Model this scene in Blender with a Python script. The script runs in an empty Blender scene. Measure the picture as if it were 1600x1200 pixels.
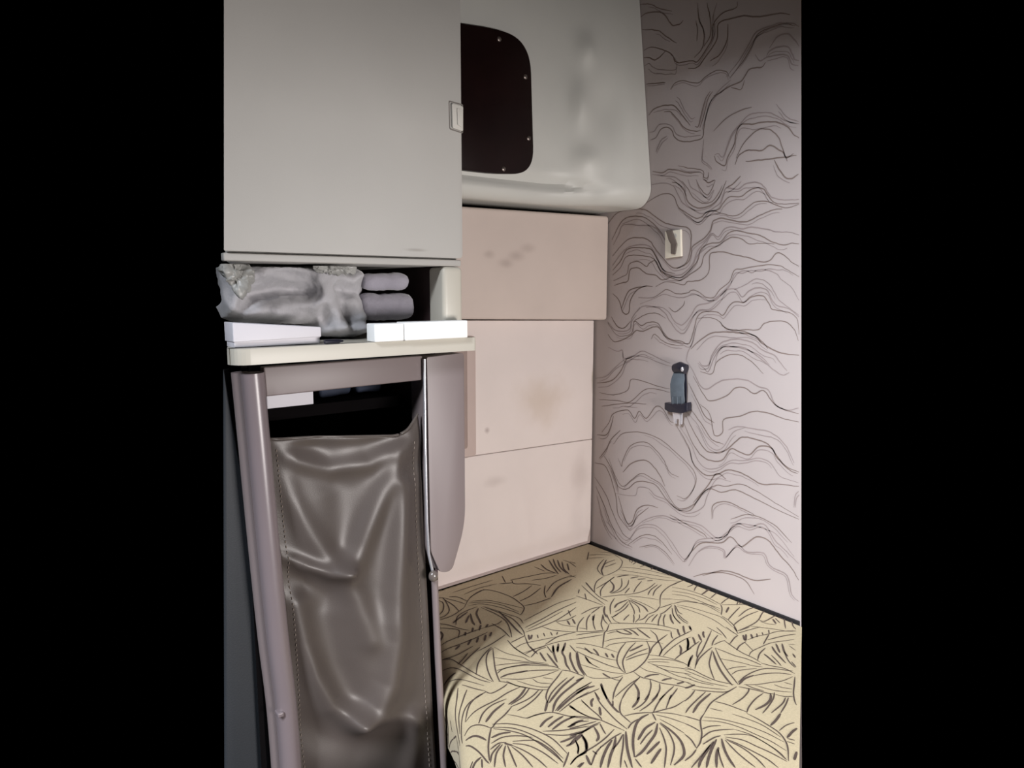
import bpy, bmesh, math, random
import numpy as np
from mathutils import Vector, Matrix, noise
C = bpy.context.scene.collection
sc = bpy.context.scene
rnd = random.Random(7)

# ------------------------------------------------------------------ camera
# world: the side wall of the sleeper cab is the plane x = 0, the rear wall is y = 0,
# the mattress top is z = 0.6; metres.
FPX, PITCH = 1110.0, math.atan(148 / 1110.0)
YAW = math.radians(51.144)
F = Vector((-math.sin(YAW) * math.cos(PITCH), math.cos(YAW) * math.cos(PITCH), -math.sin(PITCH)))
R = Vector((math.cos(YAW), math.sin(YAW), 0))
U = R.cross(F)
CAM = Vector((1.438, -1.466, 1.35))
cd = bpy.data.cameras.new('camera'); cam = bpy.data.objects.new('camera', cd); C.objects.link(cam)
cd.sensor_width = 36; cd.lens = FPX / 1600 * 36; cd.clip_start = 0.02
m = Matrix((R, U, -F)).transposed().to_4x4(); m.translation = CAM
cam.matrix_world = m
sc.camera = cam

def on(px, py, ax, v):
    d = F + R * ((px - 800) / FPX) - U * ((py - 600) / FPX)
    return CAM + d * ((v - CAM[ax]) / d[ax])
def ox(px, py, X): return on(px, py, 0, X)
def oy(px, py, Y=0.0): return on(px, py, 1, Y)
def oz(px, py, Z=0.6): return on(px, py, 2, Z)
KL = (CAM.y + 1.128) / (CAM.x - 0.40)              # the cabinets' left ends are cut along this slope, the camera's sight line
def taper(bm, y_end):
    """slant the front end of a cabinet back along the curve of the cab"""
    for v in bm.verts:
        if v.co.y < y_end + 0.06:
            v.co.y += (0.40 - v.co.x) * -KL * 1.12
    return bm

# ------------------------------------------------------------------ materials
def s2l(c):
    return tuple(((v / 255) / 12.92 if v / 255 <= 0.04045 else ((v / 255 + 0.055) / 1.055) ** 2.4) for v in c)
def mat(name, rgb, rough=0.6, metal=0.0, var=0.06, vscale=9.0, bump=0.0, bscale=300.0, sheen=0.0, spec=0.5, coat=0.0,
        stains=None, stretch=None):
    """Principled surface with soft colour variation and a fine grain bump, all from noise."""
    mt = bpy.data.materials.new(name); mt.use_nodes = True
    nt = mt.node_tree; b = nt.nodes['Principled BSDF']
    tc = nt.nodes.new('ShaderNodeTexCoord')
    src = tc.outputs['Object']
    if stretch:
        mp = nt.nodes.new('ShaderNodeMapping'); mp.inputs['Scale'].default_value = stretch
        nt.links.new(src, mp.inputs['Vector']); vec = mp.outputs['Vector']
    else:
        vec = src
    n = nt.nodes.new('ShaderNodeTexNoise'); n.inputs['Scale'].default_value = vscale; n.inputs['Detail'].default_value = 4
    nt.links.new(vec, n.inputs['Vector'])
    cr = nt.nodes.new('ShaderNodeValToRGB')
    l = s2l(rgb)
    cr.color_ramp.elements[0].position = 0.3; cr.color_ramp.elements[1].position = 0.7
    cr.color_ramp.elements[0].color = (*[max(0, v * (1 - var)) for v in l], 1)
    cr.color_ramp.elements[1].color = (*[min(1, v * (1 + var)) for v in l], 1)
    nt.links.new(n.outputs['Fac'], cr.inputs['Fac'])
    col = cr.outputs['Color']
    if stains:                                                     # marks stay where they are in the cab
        ge = nt.nodes.new('ShaderNodeNewGeometry')
        for (loc, rad, srgb, amt) in stains:
            mp2 = nt.nodes.new('ShaderNodeMapping'); mp2.vector_type = 'POINT'
            mp2.inputs['Location'].default_value = tuple(-loc[i] / rad[i] for i in range(3))
            mp2.inputs['Scale'].default_value = tuple(1 / r for r in rad)
            nn = nt.nodes.new('ShaderNodeTexNoise'); nn.inputs['Scale'].default_value = 14; nn.inputs['Detail'].default_value = 3
            nt.links.new(ge.outputs['Position'], nn.inputs['Vector'])
            nt.links.new(ge.outputs['Position'], mp2.inputs['Vector'])
            ln = nt.nodes.new('ShaderNodeVectorMath'); ln.operation = 'LENGTH'
            nt.links.new(mp2.outputs['Vector'], ln.inputs[0])
            ad = nt.nodes.new('ShaderNodeMath'); ad.operation = 'MULTIPLY_ADD'
            nt.links.new(nn.outputs['Fac'], ad.inputs[0]); ad.inputs[1].default_value = 0.9
            nt.links.new(ln.outputs['Value'], ad.inputs[2])
            mr = nt.nodes.new('ShaderNodeMapRange'); mr.interpolation_type = 'SMOOTHSTEP'
            mr.inputs['From Min'].default_value = 0.45; mr.inputs['From Max'].default_value = 1.45
            mr.inputs['To Min'].default_value = amt; mr.inputs['To Max'].default_value = 0
            nt.links.new(ad.outputs[0], mr.inputs['Value'])
            mx = nt.nodes.new('ShaderNodeMix'); mx.data_type = 'RGBA'
            nt.links.new(mr.outputs['Result'], mx.inputs['Factor'])
            nt.links.new(col, mx.inputs[6]); mx.inputs[7].default_value = (*s2l(srgb), 1)
            col = mx.outputs[2]
    nt.links.new(col, b.inputs['Base Color'])
    b.inputs['Roughness'].default_value = rough; b.inputs['Metallic'].default_value = metal
    b.inputs['Specular IOR Level'].default_value = spec
    b.inputs['Sheen Weight'].default_value = sheen
    b.inputs['Coat Weight'].default_value = coat
    if bump:
        n2 = nt.nodes.new('ShaderNodeTexNoise'); n2.inputs['Scale'].default_value = bscale; n2.inputs['Detail'].default_value = 2
        nt.links.new(vec, n2.inputs['Vector'])
        bp = nt.nodes.new('ShaderNodeBump'); bp.inputs['Strength'].default_value = bump; bp.inputs['Distance'].default_value = 0.001
        nt.links.new(n2.outputs['Fac'], bp.inputs['Height']); nt.links.new(bp.outputs['Normal'], b.inputs['Normal'])
    return mt

M = dict(
    locker=mat('grey_locker_plastic', (170, 168, 164), 0.55, var=0.02, bump=0.12, bscale=500,
               stains=[((0.40, -0.835, 1.415), (0.03, 0.03, 0.004), (120, 115, 105), 0.5)]),
    cream=mat('cream_plastic', (186, 182, 171), 0.4, var=0.02),
    latch=mat('pale_latch_plastic', (196, 193, 186), 0.4, var=0.02),
    groove=mat('grey_groove', (112, 107, 102), 0.7),
    bin=mat('moulded_locker_plastic', (194, 194, 189), 0.5, var=0.03, vscale=5),
    hatch=mat('black_brown_hatch', (22, 9, 9), 0.35, var=0.25, spec=0.25),
    screw=mat('screw_steel', (150, 140, 135), 0.35, metal=0.9),
    pad=mat('beige_padding', (196, 182, 174), 0.8, var=0.04, vscale=6, bump=0.15, bscale=900,
            stains=[((0.05, -0.420, 1.434), (0.1, 0.022, 0.014), (135, 116, 110), 0.32),
                    ((0.05, -0.365, 1.413), (0.1, 0.030, 0.016), (135, 116, 110), 0.34),
                    ((0.05, -0.335, 1.432), (0.1, 0.035, 0.018), (135, 116, 110), 0.34),
                    ((0.05, -0.295, 1.452), (0.1, 0.035, 0.016), (135, 116, 110), 0.28)]),
    padlow=mat('pale_padding', (216, 205, 201), 0.8, var=0.03, vscale=6, bump=0.15, bscale=900,
               stains=[((0.0, -0.2, 1.05), (0.1, 0.13, 0.1), (190, 172, 155), 0.55),
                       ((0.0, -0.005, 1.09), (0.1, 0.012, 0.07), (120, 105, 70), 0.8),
                       ((0.0, -0.39, 0.99), (0.1, 0.012, 0.012), (140, 122, 120), 0.6),
                       ((0.0, -0.05, 0.82), (0.1, 0.05, 0.1), (165, 150, 145), 0.35),
                       ((0.0, -0.36, 0.85), (0.1, 0.05, 0.02), (160, 145, 140), 0.3)]),
    hatchframe=mat('mauve_hatch_plastic', (186, 168, 162), 0.55, var=0.03),
    hatchin=mat('brown_recess_plastic', (150, 132, 126), 0.6, var=0.05),
    paper=mat('mauve_wallpaper', (174, 164, 162), 0.85, var=0.035, vscale=4, bump=0.12, bscale=1200),
    line=mat('wallpaper_line', (122, 107, 101), 0.85, var=0.12, vscale=25),
    faint=mat('wallpaper_faint_line', (146, 133, 131), 0.85, var=0.1, vscale=25),
    fabric=mat('tan_upholstery', (190, 175, 143), 0.95, var=0.07, vscale=240, bump=0.5, bscale=700, sheen=0.1),
    fline=mat('upholstery_leaf_line', (84, 70, 62), 0.95, var=0.15, vscale=200),
    black=mat('black_rubber', (14, 13, 16), 0.6),
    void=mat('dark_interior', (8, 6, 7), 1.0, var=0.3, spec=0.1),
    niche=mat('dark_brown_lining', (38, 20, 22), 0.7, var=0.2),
    frame=mat('mauve_grey_plastic', (119, 108, 108), 0.45, var=0.03, vscale=5),
    post=mat('mauve_grey_tube', (116, 106, 109), 0.3, var=0.03),
    chrome=mat('pale_chrome', (215, 215, 222), 0.25, metal=0.7),
    leather=mat('grey_leatherette', (77, 70, 67), 0.42, var=0.07, vscale=7, bump=0.15, bscale=600),
    seam=mat('leatherette_hem', (80, 73, 69), 0.45, var=0.1, vscale=30, bump=0.2, bscale=400),
    thread=mat('pale_thread', (128, 117, 109), 0.7),
    slate=mat('slate_vinyl', (34, 38, 43), 0.65, var=0.1, vscale=5, bump=0.2, bscale=400),
    fleece=mat('grey_fleece', (172, 171, 175), 1.0, var=0.1, vscale=30, bump=0.6, bscale=260, sheen=0.4),
    towel=mat('lilac_grey_towel', (150, 147, 158), 1.0, var=0.08, vscale=25, bump=0.6, bscale=300, sheen=0.4),
    foil=mat('crinkled_silver_plastic', (150, 150, 147), 0.4, var=0.15, vscale=40),
    box=mat('white_card', (212, 210, 217), 0.6, var=0.015),
    white=mat('white_gloss_card', (248, 250, 250), 0.45, var=0.01),
    navy=mat('navy_cloth', (36, 44, 62), 0.8, var=0.3, vscale=20),
    plum=mat('plum_fabric', (66, 50, 56), 0.8, var=0.2, vscale=15),
    plate=mat('cream_switch_plastic', (226, 219, 204), 0.4, var=0.02),
    hook=mat('brown_grey_hook', (96, 88, 84), 0.25, var=0.08, coat=0.4),
    webbing=mat('slate_blue_webbing', (88, 97, 106), 0.75, var=0.12, vscale=60, bump=0.4, bscale=500),
    buckle=mat('dark_navy_plastic', (34, 34, 46), 0.3),
    steel=mat('bright_steel', (215, 215, 222), 0.22, metal=0.6),
    dark=mat('dark_base', (30, 26, 25), 0.8),
    ceil=mat('roof_lining', (120, 112, 106), 0.9, var=0.04),
)

# ------------------------------------------------------------------ object helpers
def tag(o, label=None, cat=None, group=None, kind=None):
    if label: o['label'] = label
    if cat: o['category'] = cat
    if group: o['group'] = group
    if kind: o['kind'] = kind
    return o
def thing(name, label, cat, loc, group=None):
    o = bpy.data.objects.new(name, None); C.objects.link(o)
    o.location = loc; o.empty_display_size = 0.05
    return tag(o, label, cat, group)
def world_loc(o):
    v = Vector((0, 0, 0))
    while o: v += o.location; o = o.parent
    return v
def obj(name, bm, mats, parent=None, origin=None, smooth=True, angle=40):
    """link a bmesh given in world coordinates as ONE object"""
    me = bpy.data.meshes.new(name)
    if origin is None:
        origin = world_loc(parent) if parent else Vector((0, 0, 0))
        if parent is None and len(bm.verts):
            lo = Vector([min(v.co[i] for v in bm.verts) for i in range(3)]); hi = Vector([max(v.co[i] for v in bm.verts) for i in range(3)])
            origin = Vector(((lo.x + hi.x) / 2, (lo.y + hi.y) / 2, lo.z))
    origin = Vector(origin)
    bmesh.ops.translate(bm, verts=bm.verts, vec=-origin)
    bm.normal_update()
    bm.to_mesh(me); bm.free()
    for mm in (mats if isinstance(mats, (list, tuple)) else [mats]): me.materials.append(mm)
    if smooth:
        for p in me.polygons: p.use_smooth = True
        me.set_sharp_from_angle(angle=math.radians(angle))
    o = bpy.data.objects.new(name, me); C.objects.link(o)
    if parent:
        o.parent = parent; o.location = origin - world_loc(parent)
    else:
        o.location = origin
    return o
def bevel(bm, w, seg=3, verts_only=None):
    if w > 0:
        bmesh.ops.bevel(bm, geom=[e for e in bm.edges], offset=w, segments=seg, profile=0.5, affect='EDGES', clamp_overlap=True)
def box_bm(lo, hi, bev=0.003, seg=3, bm=None):
    b = bmesh.new(); r = bmesh.ops.create_cube(b, size=1)
    for v in b.verts:
        v.co = Vector([lo[i] + (v.co[i] + 0.5) * (hi[i] - lo[i]) for i in range(3)])
    bevel(b, bev, seg)
    return merge(bm, b)
def merge(bm, b):
    if bm is None: return b
    tmp = bpy.data.meshes.new('t'); b.to_mesh(tmp); b.free(); bm.from_mesh(tmp); bpy.data.meshes.remove(tmp)
    return bm
def slab(pts, ax, v0, v1, bev=0.003, seg=3, bm=None):
    """polygon of 3-D points (coordinate ax ignored) extruded between ax=v0 and ax=v1"""
    b = bmesh.new()
    A, B = [], []
    for p in pts:
        a = Vector(p); a[ax] = v0; A.append(b.verts.new(a))
        c = Vector(p); c[ax] = v1; B.append(b.verts.new(c))
    b.faces.new(A); b.faces.new(list(reversed(B)))
    n = len(pts)
    for i in range(n): b.faces.new([A[(i + 1) % n], A[i], B[i], B[(i + 1) % n]])
    bmesh.ops.recalc_face_normals(b, faces=b.faces)
    bevel(b, bev, seg)
    return merge(bm, b)
def rounded(pts, radii, n=8):
    """round the corners of a planar 3-D polygon"""
    out = []
    N = len(pts)
    for i in range(N):
        p = Vector(pts[i]); a = Vector(pts[i - 1]); c = Vector(pts[(i + 1) % N]); r = radii[i] if isinstance(radii, (list, tuple)) else radii
        if r <= 0: out.append(p); continue
        d1 = (a - p).normalized(); d2 = (c - p).normalized()
        s = p + d1 * r; e = p + d2 * r
        for k in range(n + 1):
            t = k / n
            out.append(s * (1 - t) ** 2 + p * 2 * t * (1 - t) + e * t * t)
    return out
def tube(pts, r, seg=12, bm=None, caps=True, flat=1.0):
    b = bmesh.new(); rings = []
    pts = [Vector(p) for p in pts]
    rr = r if isinstance(r, (list, tuple)) else [r] * len(pts)
    up = Vector((0.013, 0.97, 0.21))
    for i, p in enumerate(pts):
        t = (pts[min(i + 1, len(pts) - 1)] - pts[max(i - 1, 0)]).normalized()
        a = t.cross(up)
        if a.length < 1e-4: a = t.cross(Vector((1, 0, 0)))
        a.normalize(); c = t.cross(a)
        rings.append([b.verts.new(p + (a * math.cos(q) + c * math.sin(q) * flat) * rr[i]) for q in [2 * math.pi * k / seg for k in range(seg)]])
    for i in range(len(rings) - 1):
        for k in range(seg):
            b.faces.new([rings[i][k], rings[i][(k + 1) % seg], rings[i + 1][(k + 1) % seg], rings[i + 1][k]])
    if caps:
        b.faces.new(list(reversed(rings[0]))); b.faces.new(rings[-1])
    bmesh.ops.recalc_face_normals(b, faces=b.faces)
    return merge(bm, b)
def blob(c, r, sub=4, amp=0.0, fs=20.0, seed=0, bm=None, rot=None):
    b = bmesh.new(); bmesh.ops.create_icosphere(b, subdivisions=sub, radius=1)
    for v in b.verts:
        p = Vector((v.co.x * r[0], v.co.y * r[1], v.co.z * r[2]))
        if rot: p.rotate(rot)
        if amp:
            p += v.co * amp * noise.fractal(p * fs + Vector((seed * 3.1, seed * 1.7, seed)), 1.0, 2.0, 4)
        v.co = p + Vector(c)
    return merge(bm, b)
def smooth_line(pts, n=4):
    """Catmull-Rom through 2-D points"""
    P = [np.array(p, float) for p in pts]
    if len(P) < 3: 
        return [P[0] + (P[-1] - P[0]) * k / n for k in range(n + 1)]
    P = [2 * P[0] - P[1]] + P + [2 * P[-1] - P[-2]]
    out = []
    for i in range(1, len(P) - 2):
        for k in range(n):
            t = k / n
            out.append(0.5 * (2 * P[i] + (P[i + 1] - P[i - 1]) * t + (2 * P[i - 1] - 5 * P[i] + 4 * P[i + 1] - P[i + 2]) * t * t
                              + (3 * P[i] - P[i - 1] - 3 * P[i + 1] + P[i + 2]) * t ** 3))
    out.append(P[-2])
    return out
def ribbon(bm, pts2, w, place, mi, taper=True):
    """flat stroke along 2-D points; place((a,b)) -> 3-D"""
    n = len(pts2)
    if n < 2: return
    A = np.array(pts2)
    T = np.gradient(A, axis=0); T /= np.maximum(np.linalg.norm(T, axis=1, keepdims=True), 1e-9)
    N = np.stack([-T[:, 1], T[:, 0]], 1)
    prev = None
    for i in range(n):
        h = w / 2
        if taper: h *= 0.45 + 0.55 * min(1, 6 * min(i, n - 1 - i) / max(1, n - 1))
        a = bm.verts.new(place(A[i] + N[i] * h)); b = bm.verts.new(place(A[i] - N[i] * h))
        if prev:
            f = bm.faces.new([prev[0], a, b, prev[1]]); f.material_index = mi
        prev = (a, b)

def sst(a, b, v):
    t = min(1, max(0, (v - a) / (b - a))); return t * t * (3 - 2 * t)

# ------------------------------------------------------------------ the setting
# rear wall with its contour-line wallpaper
LA = [[(200,30),(260,25),(330,55),(400,70)],[(205,105),(250,80),(340,80),(390,145),(415,158),(450,150),(470,128)],
[(215,185),(310,190),(360,225),(430,270)],[(225,315),(270,295),(340,310),(400,340),(430,390),(520,380),(560,385),(620,300),(650,240),(660,150),(720,80),(800,50),(810,10)],
[(225,360),(260,360),(290,375),(320,360),(360,320)],[(230,410),(260,400),(300,430),(400,440),(430,425),(420,370),(380,330)],
[(500,430),(560,420),(600,370),(680,250),(690,150),(760,120),(850,100),(950,105),(1060,85),(1140,90)],
[(740,480),(820,380),(880,280),(930,200),(1030,160),(1090,145),(1160,148),(1195,165)],[(760,490),(840,390),(900,290),(940,210),(1040,165),(1100,150),(1170,160)],
[(990,355),(1010,320),(1060,295),(1120,292),(1150,330),(1165,370),(1195,380)],[(920,340),(950,380),(990,360),(1030,350),(1090,340),(1130,355),(1150,400),(1190,412)],
[(1010,300),(1060,230),(1120,212),(1160,240),(1195,290)],
[(660,600),(700,580),(760,540),(830,510),(860,470),(890,430),(960,420),(985,390)],[(770,545),(830,560),(855,500)],
[(240,525),(320,520),(360,515)],[(390,560),(420,520),(470,505),(560,520),(610,480),(680,440),(740,450),(760,480)],
[(255,720),(290,680),(350,660),(410,660),(440,690),(480,740),(515,785)],[(430,605),(450,625),(480,690),(520,740),(545,735)],
[(350,700),(390,700),(430,740),(480,800),(540,820),(580,815)],[(260,825),(290,820),(320,780),(370,775),(400,790),(430,840),(480,855),(540,850),(580,845)],
[(265,875),(300,860),(330,810),(370,795),(400,815),(420,860),(470,885),(540,880),(590,860),(600,800),(610,740),(640,640),(680,590)],
[(545,790),(565,790),(590,690),(610,620),(640,570)],[(575,800),(600,720),(625,620),(655,570)],[(590,810),(620,700),(640,640),(700,560),(770,500)],
[(665,970),(690,960),(720,980),(750,900),(780,830),(830,770),(880,720),(940,705),(1020,708),(1080,740),(1130,760),(1195,775)],
[(665,975),(680,1010),(730,1035),(750,980),(790,900),(800,840),(830,780),(900,775),(1000,760),(1080,770),(1130,800),(1160,840),(1195,865)],
[(660,820),(740,740),(830,690),(900,670)],[(1050,650),(1090,700),(1130,740),(1195,760)],
[(800,990),(840,910),(880,860),(940,810),(1010,810),(1060,850),(1090,920),(1115,985),(1160,960)],
[(795,1030),(820,970),(880,940),(960,940),(1010,910),(1060,930),(1100,960),(1120,1010)],[(600,870),(590,960),(590,1000),(640,1040),(650,1060)],
[(440,1035),(500,1050),(590,1065),(600,1110),(625,1110),(630,1075)],[(280,1070),(340,1080),(380,1060),(440,1065),(500,1080),(580,1075)],
[(275,1090),(350,1100),(420,1110),(470,1150),(490,1198)],[(560,20),(570,120),(600,200),(590,300),(540,360)],[(620,20),(640,120),(640,220),(600,290)],[(680,20),(660,100),(670,200),(640,280)],
[(750,150),(745,250),(700,340),(640,380)],[(550,130),(560,190),(555,260)],[(300,950),(330,880),(370,850)],[(860,1010),(960,1000),(1080,985),(1180,970)],[(1040,1000),(1070,1060),(1110,1110),(1150,1115),(1190,1090)]]
LB = [[(275,35),(350,25),(410,45),(440,100),(470,150),(530,190),(580,215),(620,205),(660,180),(700,150),(720,100),(740,55),(790,60),(820,60),(860,30),(930,20),(980,50),(1010,100),(1060,125),(1130,130),(1195,125)],
[(240,150),(300,110),(360,90),(410,105),(440,170),(490,210),(540,240),(580,240),(620,205),(690,190),(720,150),(760,110),(830,110),(870,80),(920,55),(970,60),(1000,100),(1040,145),(1100,155),(1195,150)],
[(400,20),(440,30),(480,80),(500,140),(560,180),(640,165),(690,120),(715,70),(740,10)],[(460,10),(500,60),(530,110),(590,150),(650,140),(690,90),(715,40)],
[(500,0),(520,50),(570,80),(620,115),(660,70)],[(550,0),(580,60),(620,100),(650,60),(670,10)],[(600,0),(630,20),(670,5)],[(740,55),(780,30),(830,-20)],
[(440,180),(500,230),(570,270),(640,200),(700,210),(780,230),(830,215),(880,170),(930,140),(1000,140),(1060,165),(1120,180),(1195,155)],
[(0,280),(60,210),(150,190),(230,190),(290,230),(350,270),(420,290),(500,305),(520,340),(520,390),(515,440),(490,520),(430,560)],
[(25,380),(70,290),(110,245),(170,232),(230,240),(280,275),(330,330),(360,380)],[(35,410),(70,340),(90,290),(140,283),(200,290),(280,295),(330,340),(360,385)],
[(30,480),(80,420),(130,375),(200,365),(260,385),(300,440),(350,500),(400,550),(450,550),(500,520),(520,470),(530,420),(600,370),(640,320),(660,260),(720,245),(790,260),(870,265),(950,225),(1040,190),(1090,185)],
[(30,540),(80,470),(130,425),(200,410),(260,420),(300,470),(330,540),(370,590),(430,600),(470,590),(530,530),(560,450),(610,390),(650,340),(690,360),(730,310),(780,300),(840,310),(900,300),(1000,315),(1060,330),(1130,330),(1195,350)],
[(30,570),(80,510),(120,440),(200,428),(270,440),(310,500),(350,570),(420,590)],
[(30,600),(80,550),(110,490),(160,475),(230,480),(290,500),(330,570),(380,600),(450,615),(500,580),(560,510),(580,440),(640,400),(700,395),(750,340),(800,320),(870,335),(950,350),(1020,390),(1100,410),(1150,400),(1195,405)],
[(35,635),(90,610),(120,590),(135,530),(190,515),(240,545),(260,525),(300,510),(320,560),(360,600),(420,625),(460,630),(520,590),(580,545),(600,480),(640,440),(680,420),(740,380),(780,362),(840,375),(880,405),(950,400),(1040,405)],
[(40,665),(80,650),(125,635),(140,565),(190,555),(240,590),(300,600),(340,630),(400,610)],
[(300,670),(370,640),(470,660),(500,640),(580,630),(630,580),(635,490),(650,460),(720,455),(800,475),(880,490),(950,515),(1010,510),(1050,465),(1090,465),(1140,510),(1195,545)],
[(30,715),(70,760),(95,835),(130,835),(140,760),(180,695),(230,670),(280,670)],[(85,810),(105,750),(130,700),(170,680),(240,668)],
[(190,740),(280,740),(330,710),(370,690),(430,715),(500,710),(520,695),(560,700),(610,735),(660,740),(700,690),(760,640),(790,570),(840,560),(920,545),(1000,535),(1070,540),(1130,570),(1195,610)],
[(200,780),(280,750),(350,720),(410,735),(470,740),(540,720),(600,740),(640,760),(700,720),(760,660),(810,590),(860,570),(900,585),(940,565),(1000,570),(1050,590),(1090,630),(1150,680),(1195,760)],
[(240,800),(330,800),(380,830),(410,880),(450,910),(480,900),(520,850),(560,790),(640,770),(710,720),(750,690),(800,690),(840,735),(880,700),(930,680),(990,690),(1030,760),(1060,790),(1130,810),(1195,860)],
[(180,830),(220,795),(300,800),(350,830),(390,890),(430,945),(470,965),(500,930),(540,850),(580,820),(640,820),(700,770),(740,700)],
[(160,890),(190,870),(250,840),(310,840),(360,870)],[(790,690),(860,660),(920,625),(980,635),(1020,670),(1060,740),(1100,780),(1195,850)],
[(0,900),(50,970),(100,980),(150,960),(165,890),(210,915),(250,895),(310,900),(350,960),(390,1000),(450,1010),(500,1030),(520,1000),(540,930),(560,860),(600,830),(680,830),(720,850),(760,790),(800,765),(850,770),(900,735),(970,730),(1010,780),(1030,815),(1120,830),(1180,870),(1195,970)],
[(0,970),(40,1015),(100,1000),(150,970),(180,945),(220,950),(280,925),(320,930),(360,985),(420,1015),(500,1030)],
[(0,890),(40,940),(100,950),(140,930),(150,870),(200,800)],[(20,860),(60,920),(100,930),(140,890)],
[(560,870),(640,865),(700,890),(720,920),(780,945),(860,940),(940,940),(980,900),(1060,885),(1120,895),(1170,950),(1190,1010)],
[(520,1060),(560,1020),(640,965),(720,955),(820,960),(910,975),(960,1020),(1020,1060),(1100,1090),(1195,1100)],
[(700,890),(740,935),(820,945),(900,970),(960,1010),(1000,1060)],
[(570,1140),(590,1165),(630,1160),(650,1100),(700,1030),(760,1005),(820,1000),(900,1020),(970,1070),(1040,1100),(1080,1150),(1120,1198)],
[(670,1150),(690,1080),(730,1045),(800,1050),(880,1070),(960,1110),(1010,1160)],[(0,1050),(60,1075),(90,1070),(100,1120),(150,1110),(210,1075),(260,1090),(340,1130),(390,1150)],
[(380,800),(420,830),(470,790),(480,760)],[(490,1130),(500,1080),(530,1020),(550,930)],[(270,1000),(290,970),(330,1000),(380,1030),(470,1040)]]
LC = [[(85,140),(130,130),(160,100),(200,65),(240,45),(300,50),(360,75),(410,90)],[(90,160),(150,150),(190,110),(215,60),(240,50)],
[(100,200),(160,210),(220,190),(235,145),(280,150),(340,170),(400,185)],[(100,230),(180,235),(230,240),(290,190),(340,185),(400,200)],[(110,260),(170,250),(240,245),(300,250)],
[(110,370),(140,330),(160,290),(220,275),(250,310),(270,280),(300,310),(340,260),(370,270),(400,320),(420,330)],
[(520,75),(545,95),(565,110),(590,50),(620,10),(660,5),(720,10),(780,50),(840,100),(880,125),(910,115)],
[(530,110),(580,120),(600,70),(650,40),(700,40),(750,70),(800,120)],[(470,60),(500,110),(530,170),(560,185),(600,160),(640,145),(720,145),(780,175),(820,190),(850,250),(900,275),(950,265)],
[(500,130),(540,200),(570,235),(640,215),(680,180),(720,180),(760,205),(800,190),(830,230),(860,260),(910,280),(950,290)],
[(530,250),(570,290),(590,380),(625,370),(630,315),(700,300),(760,280),(830,290),(880,310),(950,325)],[(480,160),(520,240),(550,300),(590,330)],
[(470,300),(510,380),(560,450),(630,450),(680,410),(710,390),(770,400),(820,420),(850,460),(890,510),(950,540)],
[(460,330),(500,420),(550,480),(620,490),(660,440),(700,455),(740,465),(780,430),(830,435),(860,480),(910,530),(945,545)],
[(440,340),(490,420),(520,490),(560,525),(610,520),(660,490),(720,490),(780,480),(830,500),(870,555),(950,585)],
[(430,345),(480,430),(500,500),(550,550),(600,550),(650,530),(720,550),(790,590),(860,590),(950,600)],
[(470,280),(520,340),(570,430),(620,440),(670,370),(720,350)],[(490,270),(540,340),(580,400),(630,420)],
[(650,360),(690,345),(760,355),(830,370),(890,420),(930,500)],[(160,420),(200,375),(280,370),(360,400),(420,450),(500,530),(510,590),(470,650),(430,640)],
[(180,480),(195,515),(200,490),(230,430),(280,410),(320,425),(370,480),(400,540),(440,560)],[(200,540),(240,500),(300,490),(350,540),(380,600)],
[(140,480),(170,560),(200,600),(240,570),(280,545),(330,570),(370,600),(420,680),(460,695),(510,670),(550,620),(600,595),(640,600),(700,590),(770,620),(850,670),(950,730)],
[(150,530),(180,600),(220,610),(260,580),(320,585),(350,605),(390,660),(440,700),(490,700),(530,640),(570,610),(620,625),(680,615),(760,650),(860,700),(950,740)],
[(170,630),(250,640),(265,605),(310,610),(340,640),(380,655),(420,690),(480,715),(540,690),(560,640),(600,570),(660,580)],[(500,670),(560,600),(600,545),(640,570)],
[(180,640),(215,750),(240,750),(260,700),(300,680),(350,690)],[(190,700),(230,770),(260,730),(310,690)],
[(230,790),(300,740),(370,725),(420,740),(480,750),(540,770),(600,820),(640,800),(690,760),(740,775),(800,760),(850,830),(900,880),(950,930)],
[(130,750),(180,800),(220,830),(270,770),(330,765),(370,790),(410,840),(460,910),(490,880),(520,830),(590,820),(640,810),(670,765),(720,760),(800,780),(860,810),(930,900)],
[(220,850),(280,810),(330,810),(370,840),(410,890)],[(460,920),(500,870),(540,840),(620,840),(660,815),(700,855),(720,850),(770,815),(820,830),(860,880),(920,950),(950,1000)],
[(480,940),(520,880),(570,855),(630,870),(640,900),(690,850),(730,880),(800,885),(830,940),(900,980),(920,1060),(950,1090)],
[(80,560),(130,640),(160,720),(200,800),(240,830)],[(80,500),(130,520),(170,640),(180,720),(230,790)],[(85,600),(120,680),(150,760),(190,830),(240,860)],[(90,640),(110,720),(140,790),(180,830)],
[(500,985),(560,970),(640,970),(720,1000),(760,1060)],[(540,980),(620,960),(680,970),(760,1000),(830,995)],[(90,380),(130,380),(150,340),(160,300)],[(100,480),(130,440),(150,400),(190,360)],[(120,470),(150,520),(175,590),(180,630)],
[(660,740),(740,720),(840,760),(920,840)],[(580,740),(585,680),(640,665),(700,690),(760,720)],[(400,720),(470,760),(540,800),(560,820)],[(930,690),(935,640),(950,620)],[(270,860),(330,850),(380,880),(420,930)]]
END_T, END_B = oy(1252, -60), oy(1252, 1010)         # the part of the rear wall that is built ends here
END_T = END_B + (END_T - END_B) * ((2.26 - END_B.z) / (END_T.z - END_B.z))
bm = slab([(-0.05, 0, 0.0), (END_B.x + 0.034, 0, 0.0), tuple(END_B), tuple(END_T), (-0.05, 0, 2.26)], 1, 0.0, 0.03, 0)
for v in bm.verts:
    if v.co.y > 0.02 and v.co.x > 0.3: v.co.x -= 0.03
faint_rng = random.Random(3)
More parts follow.
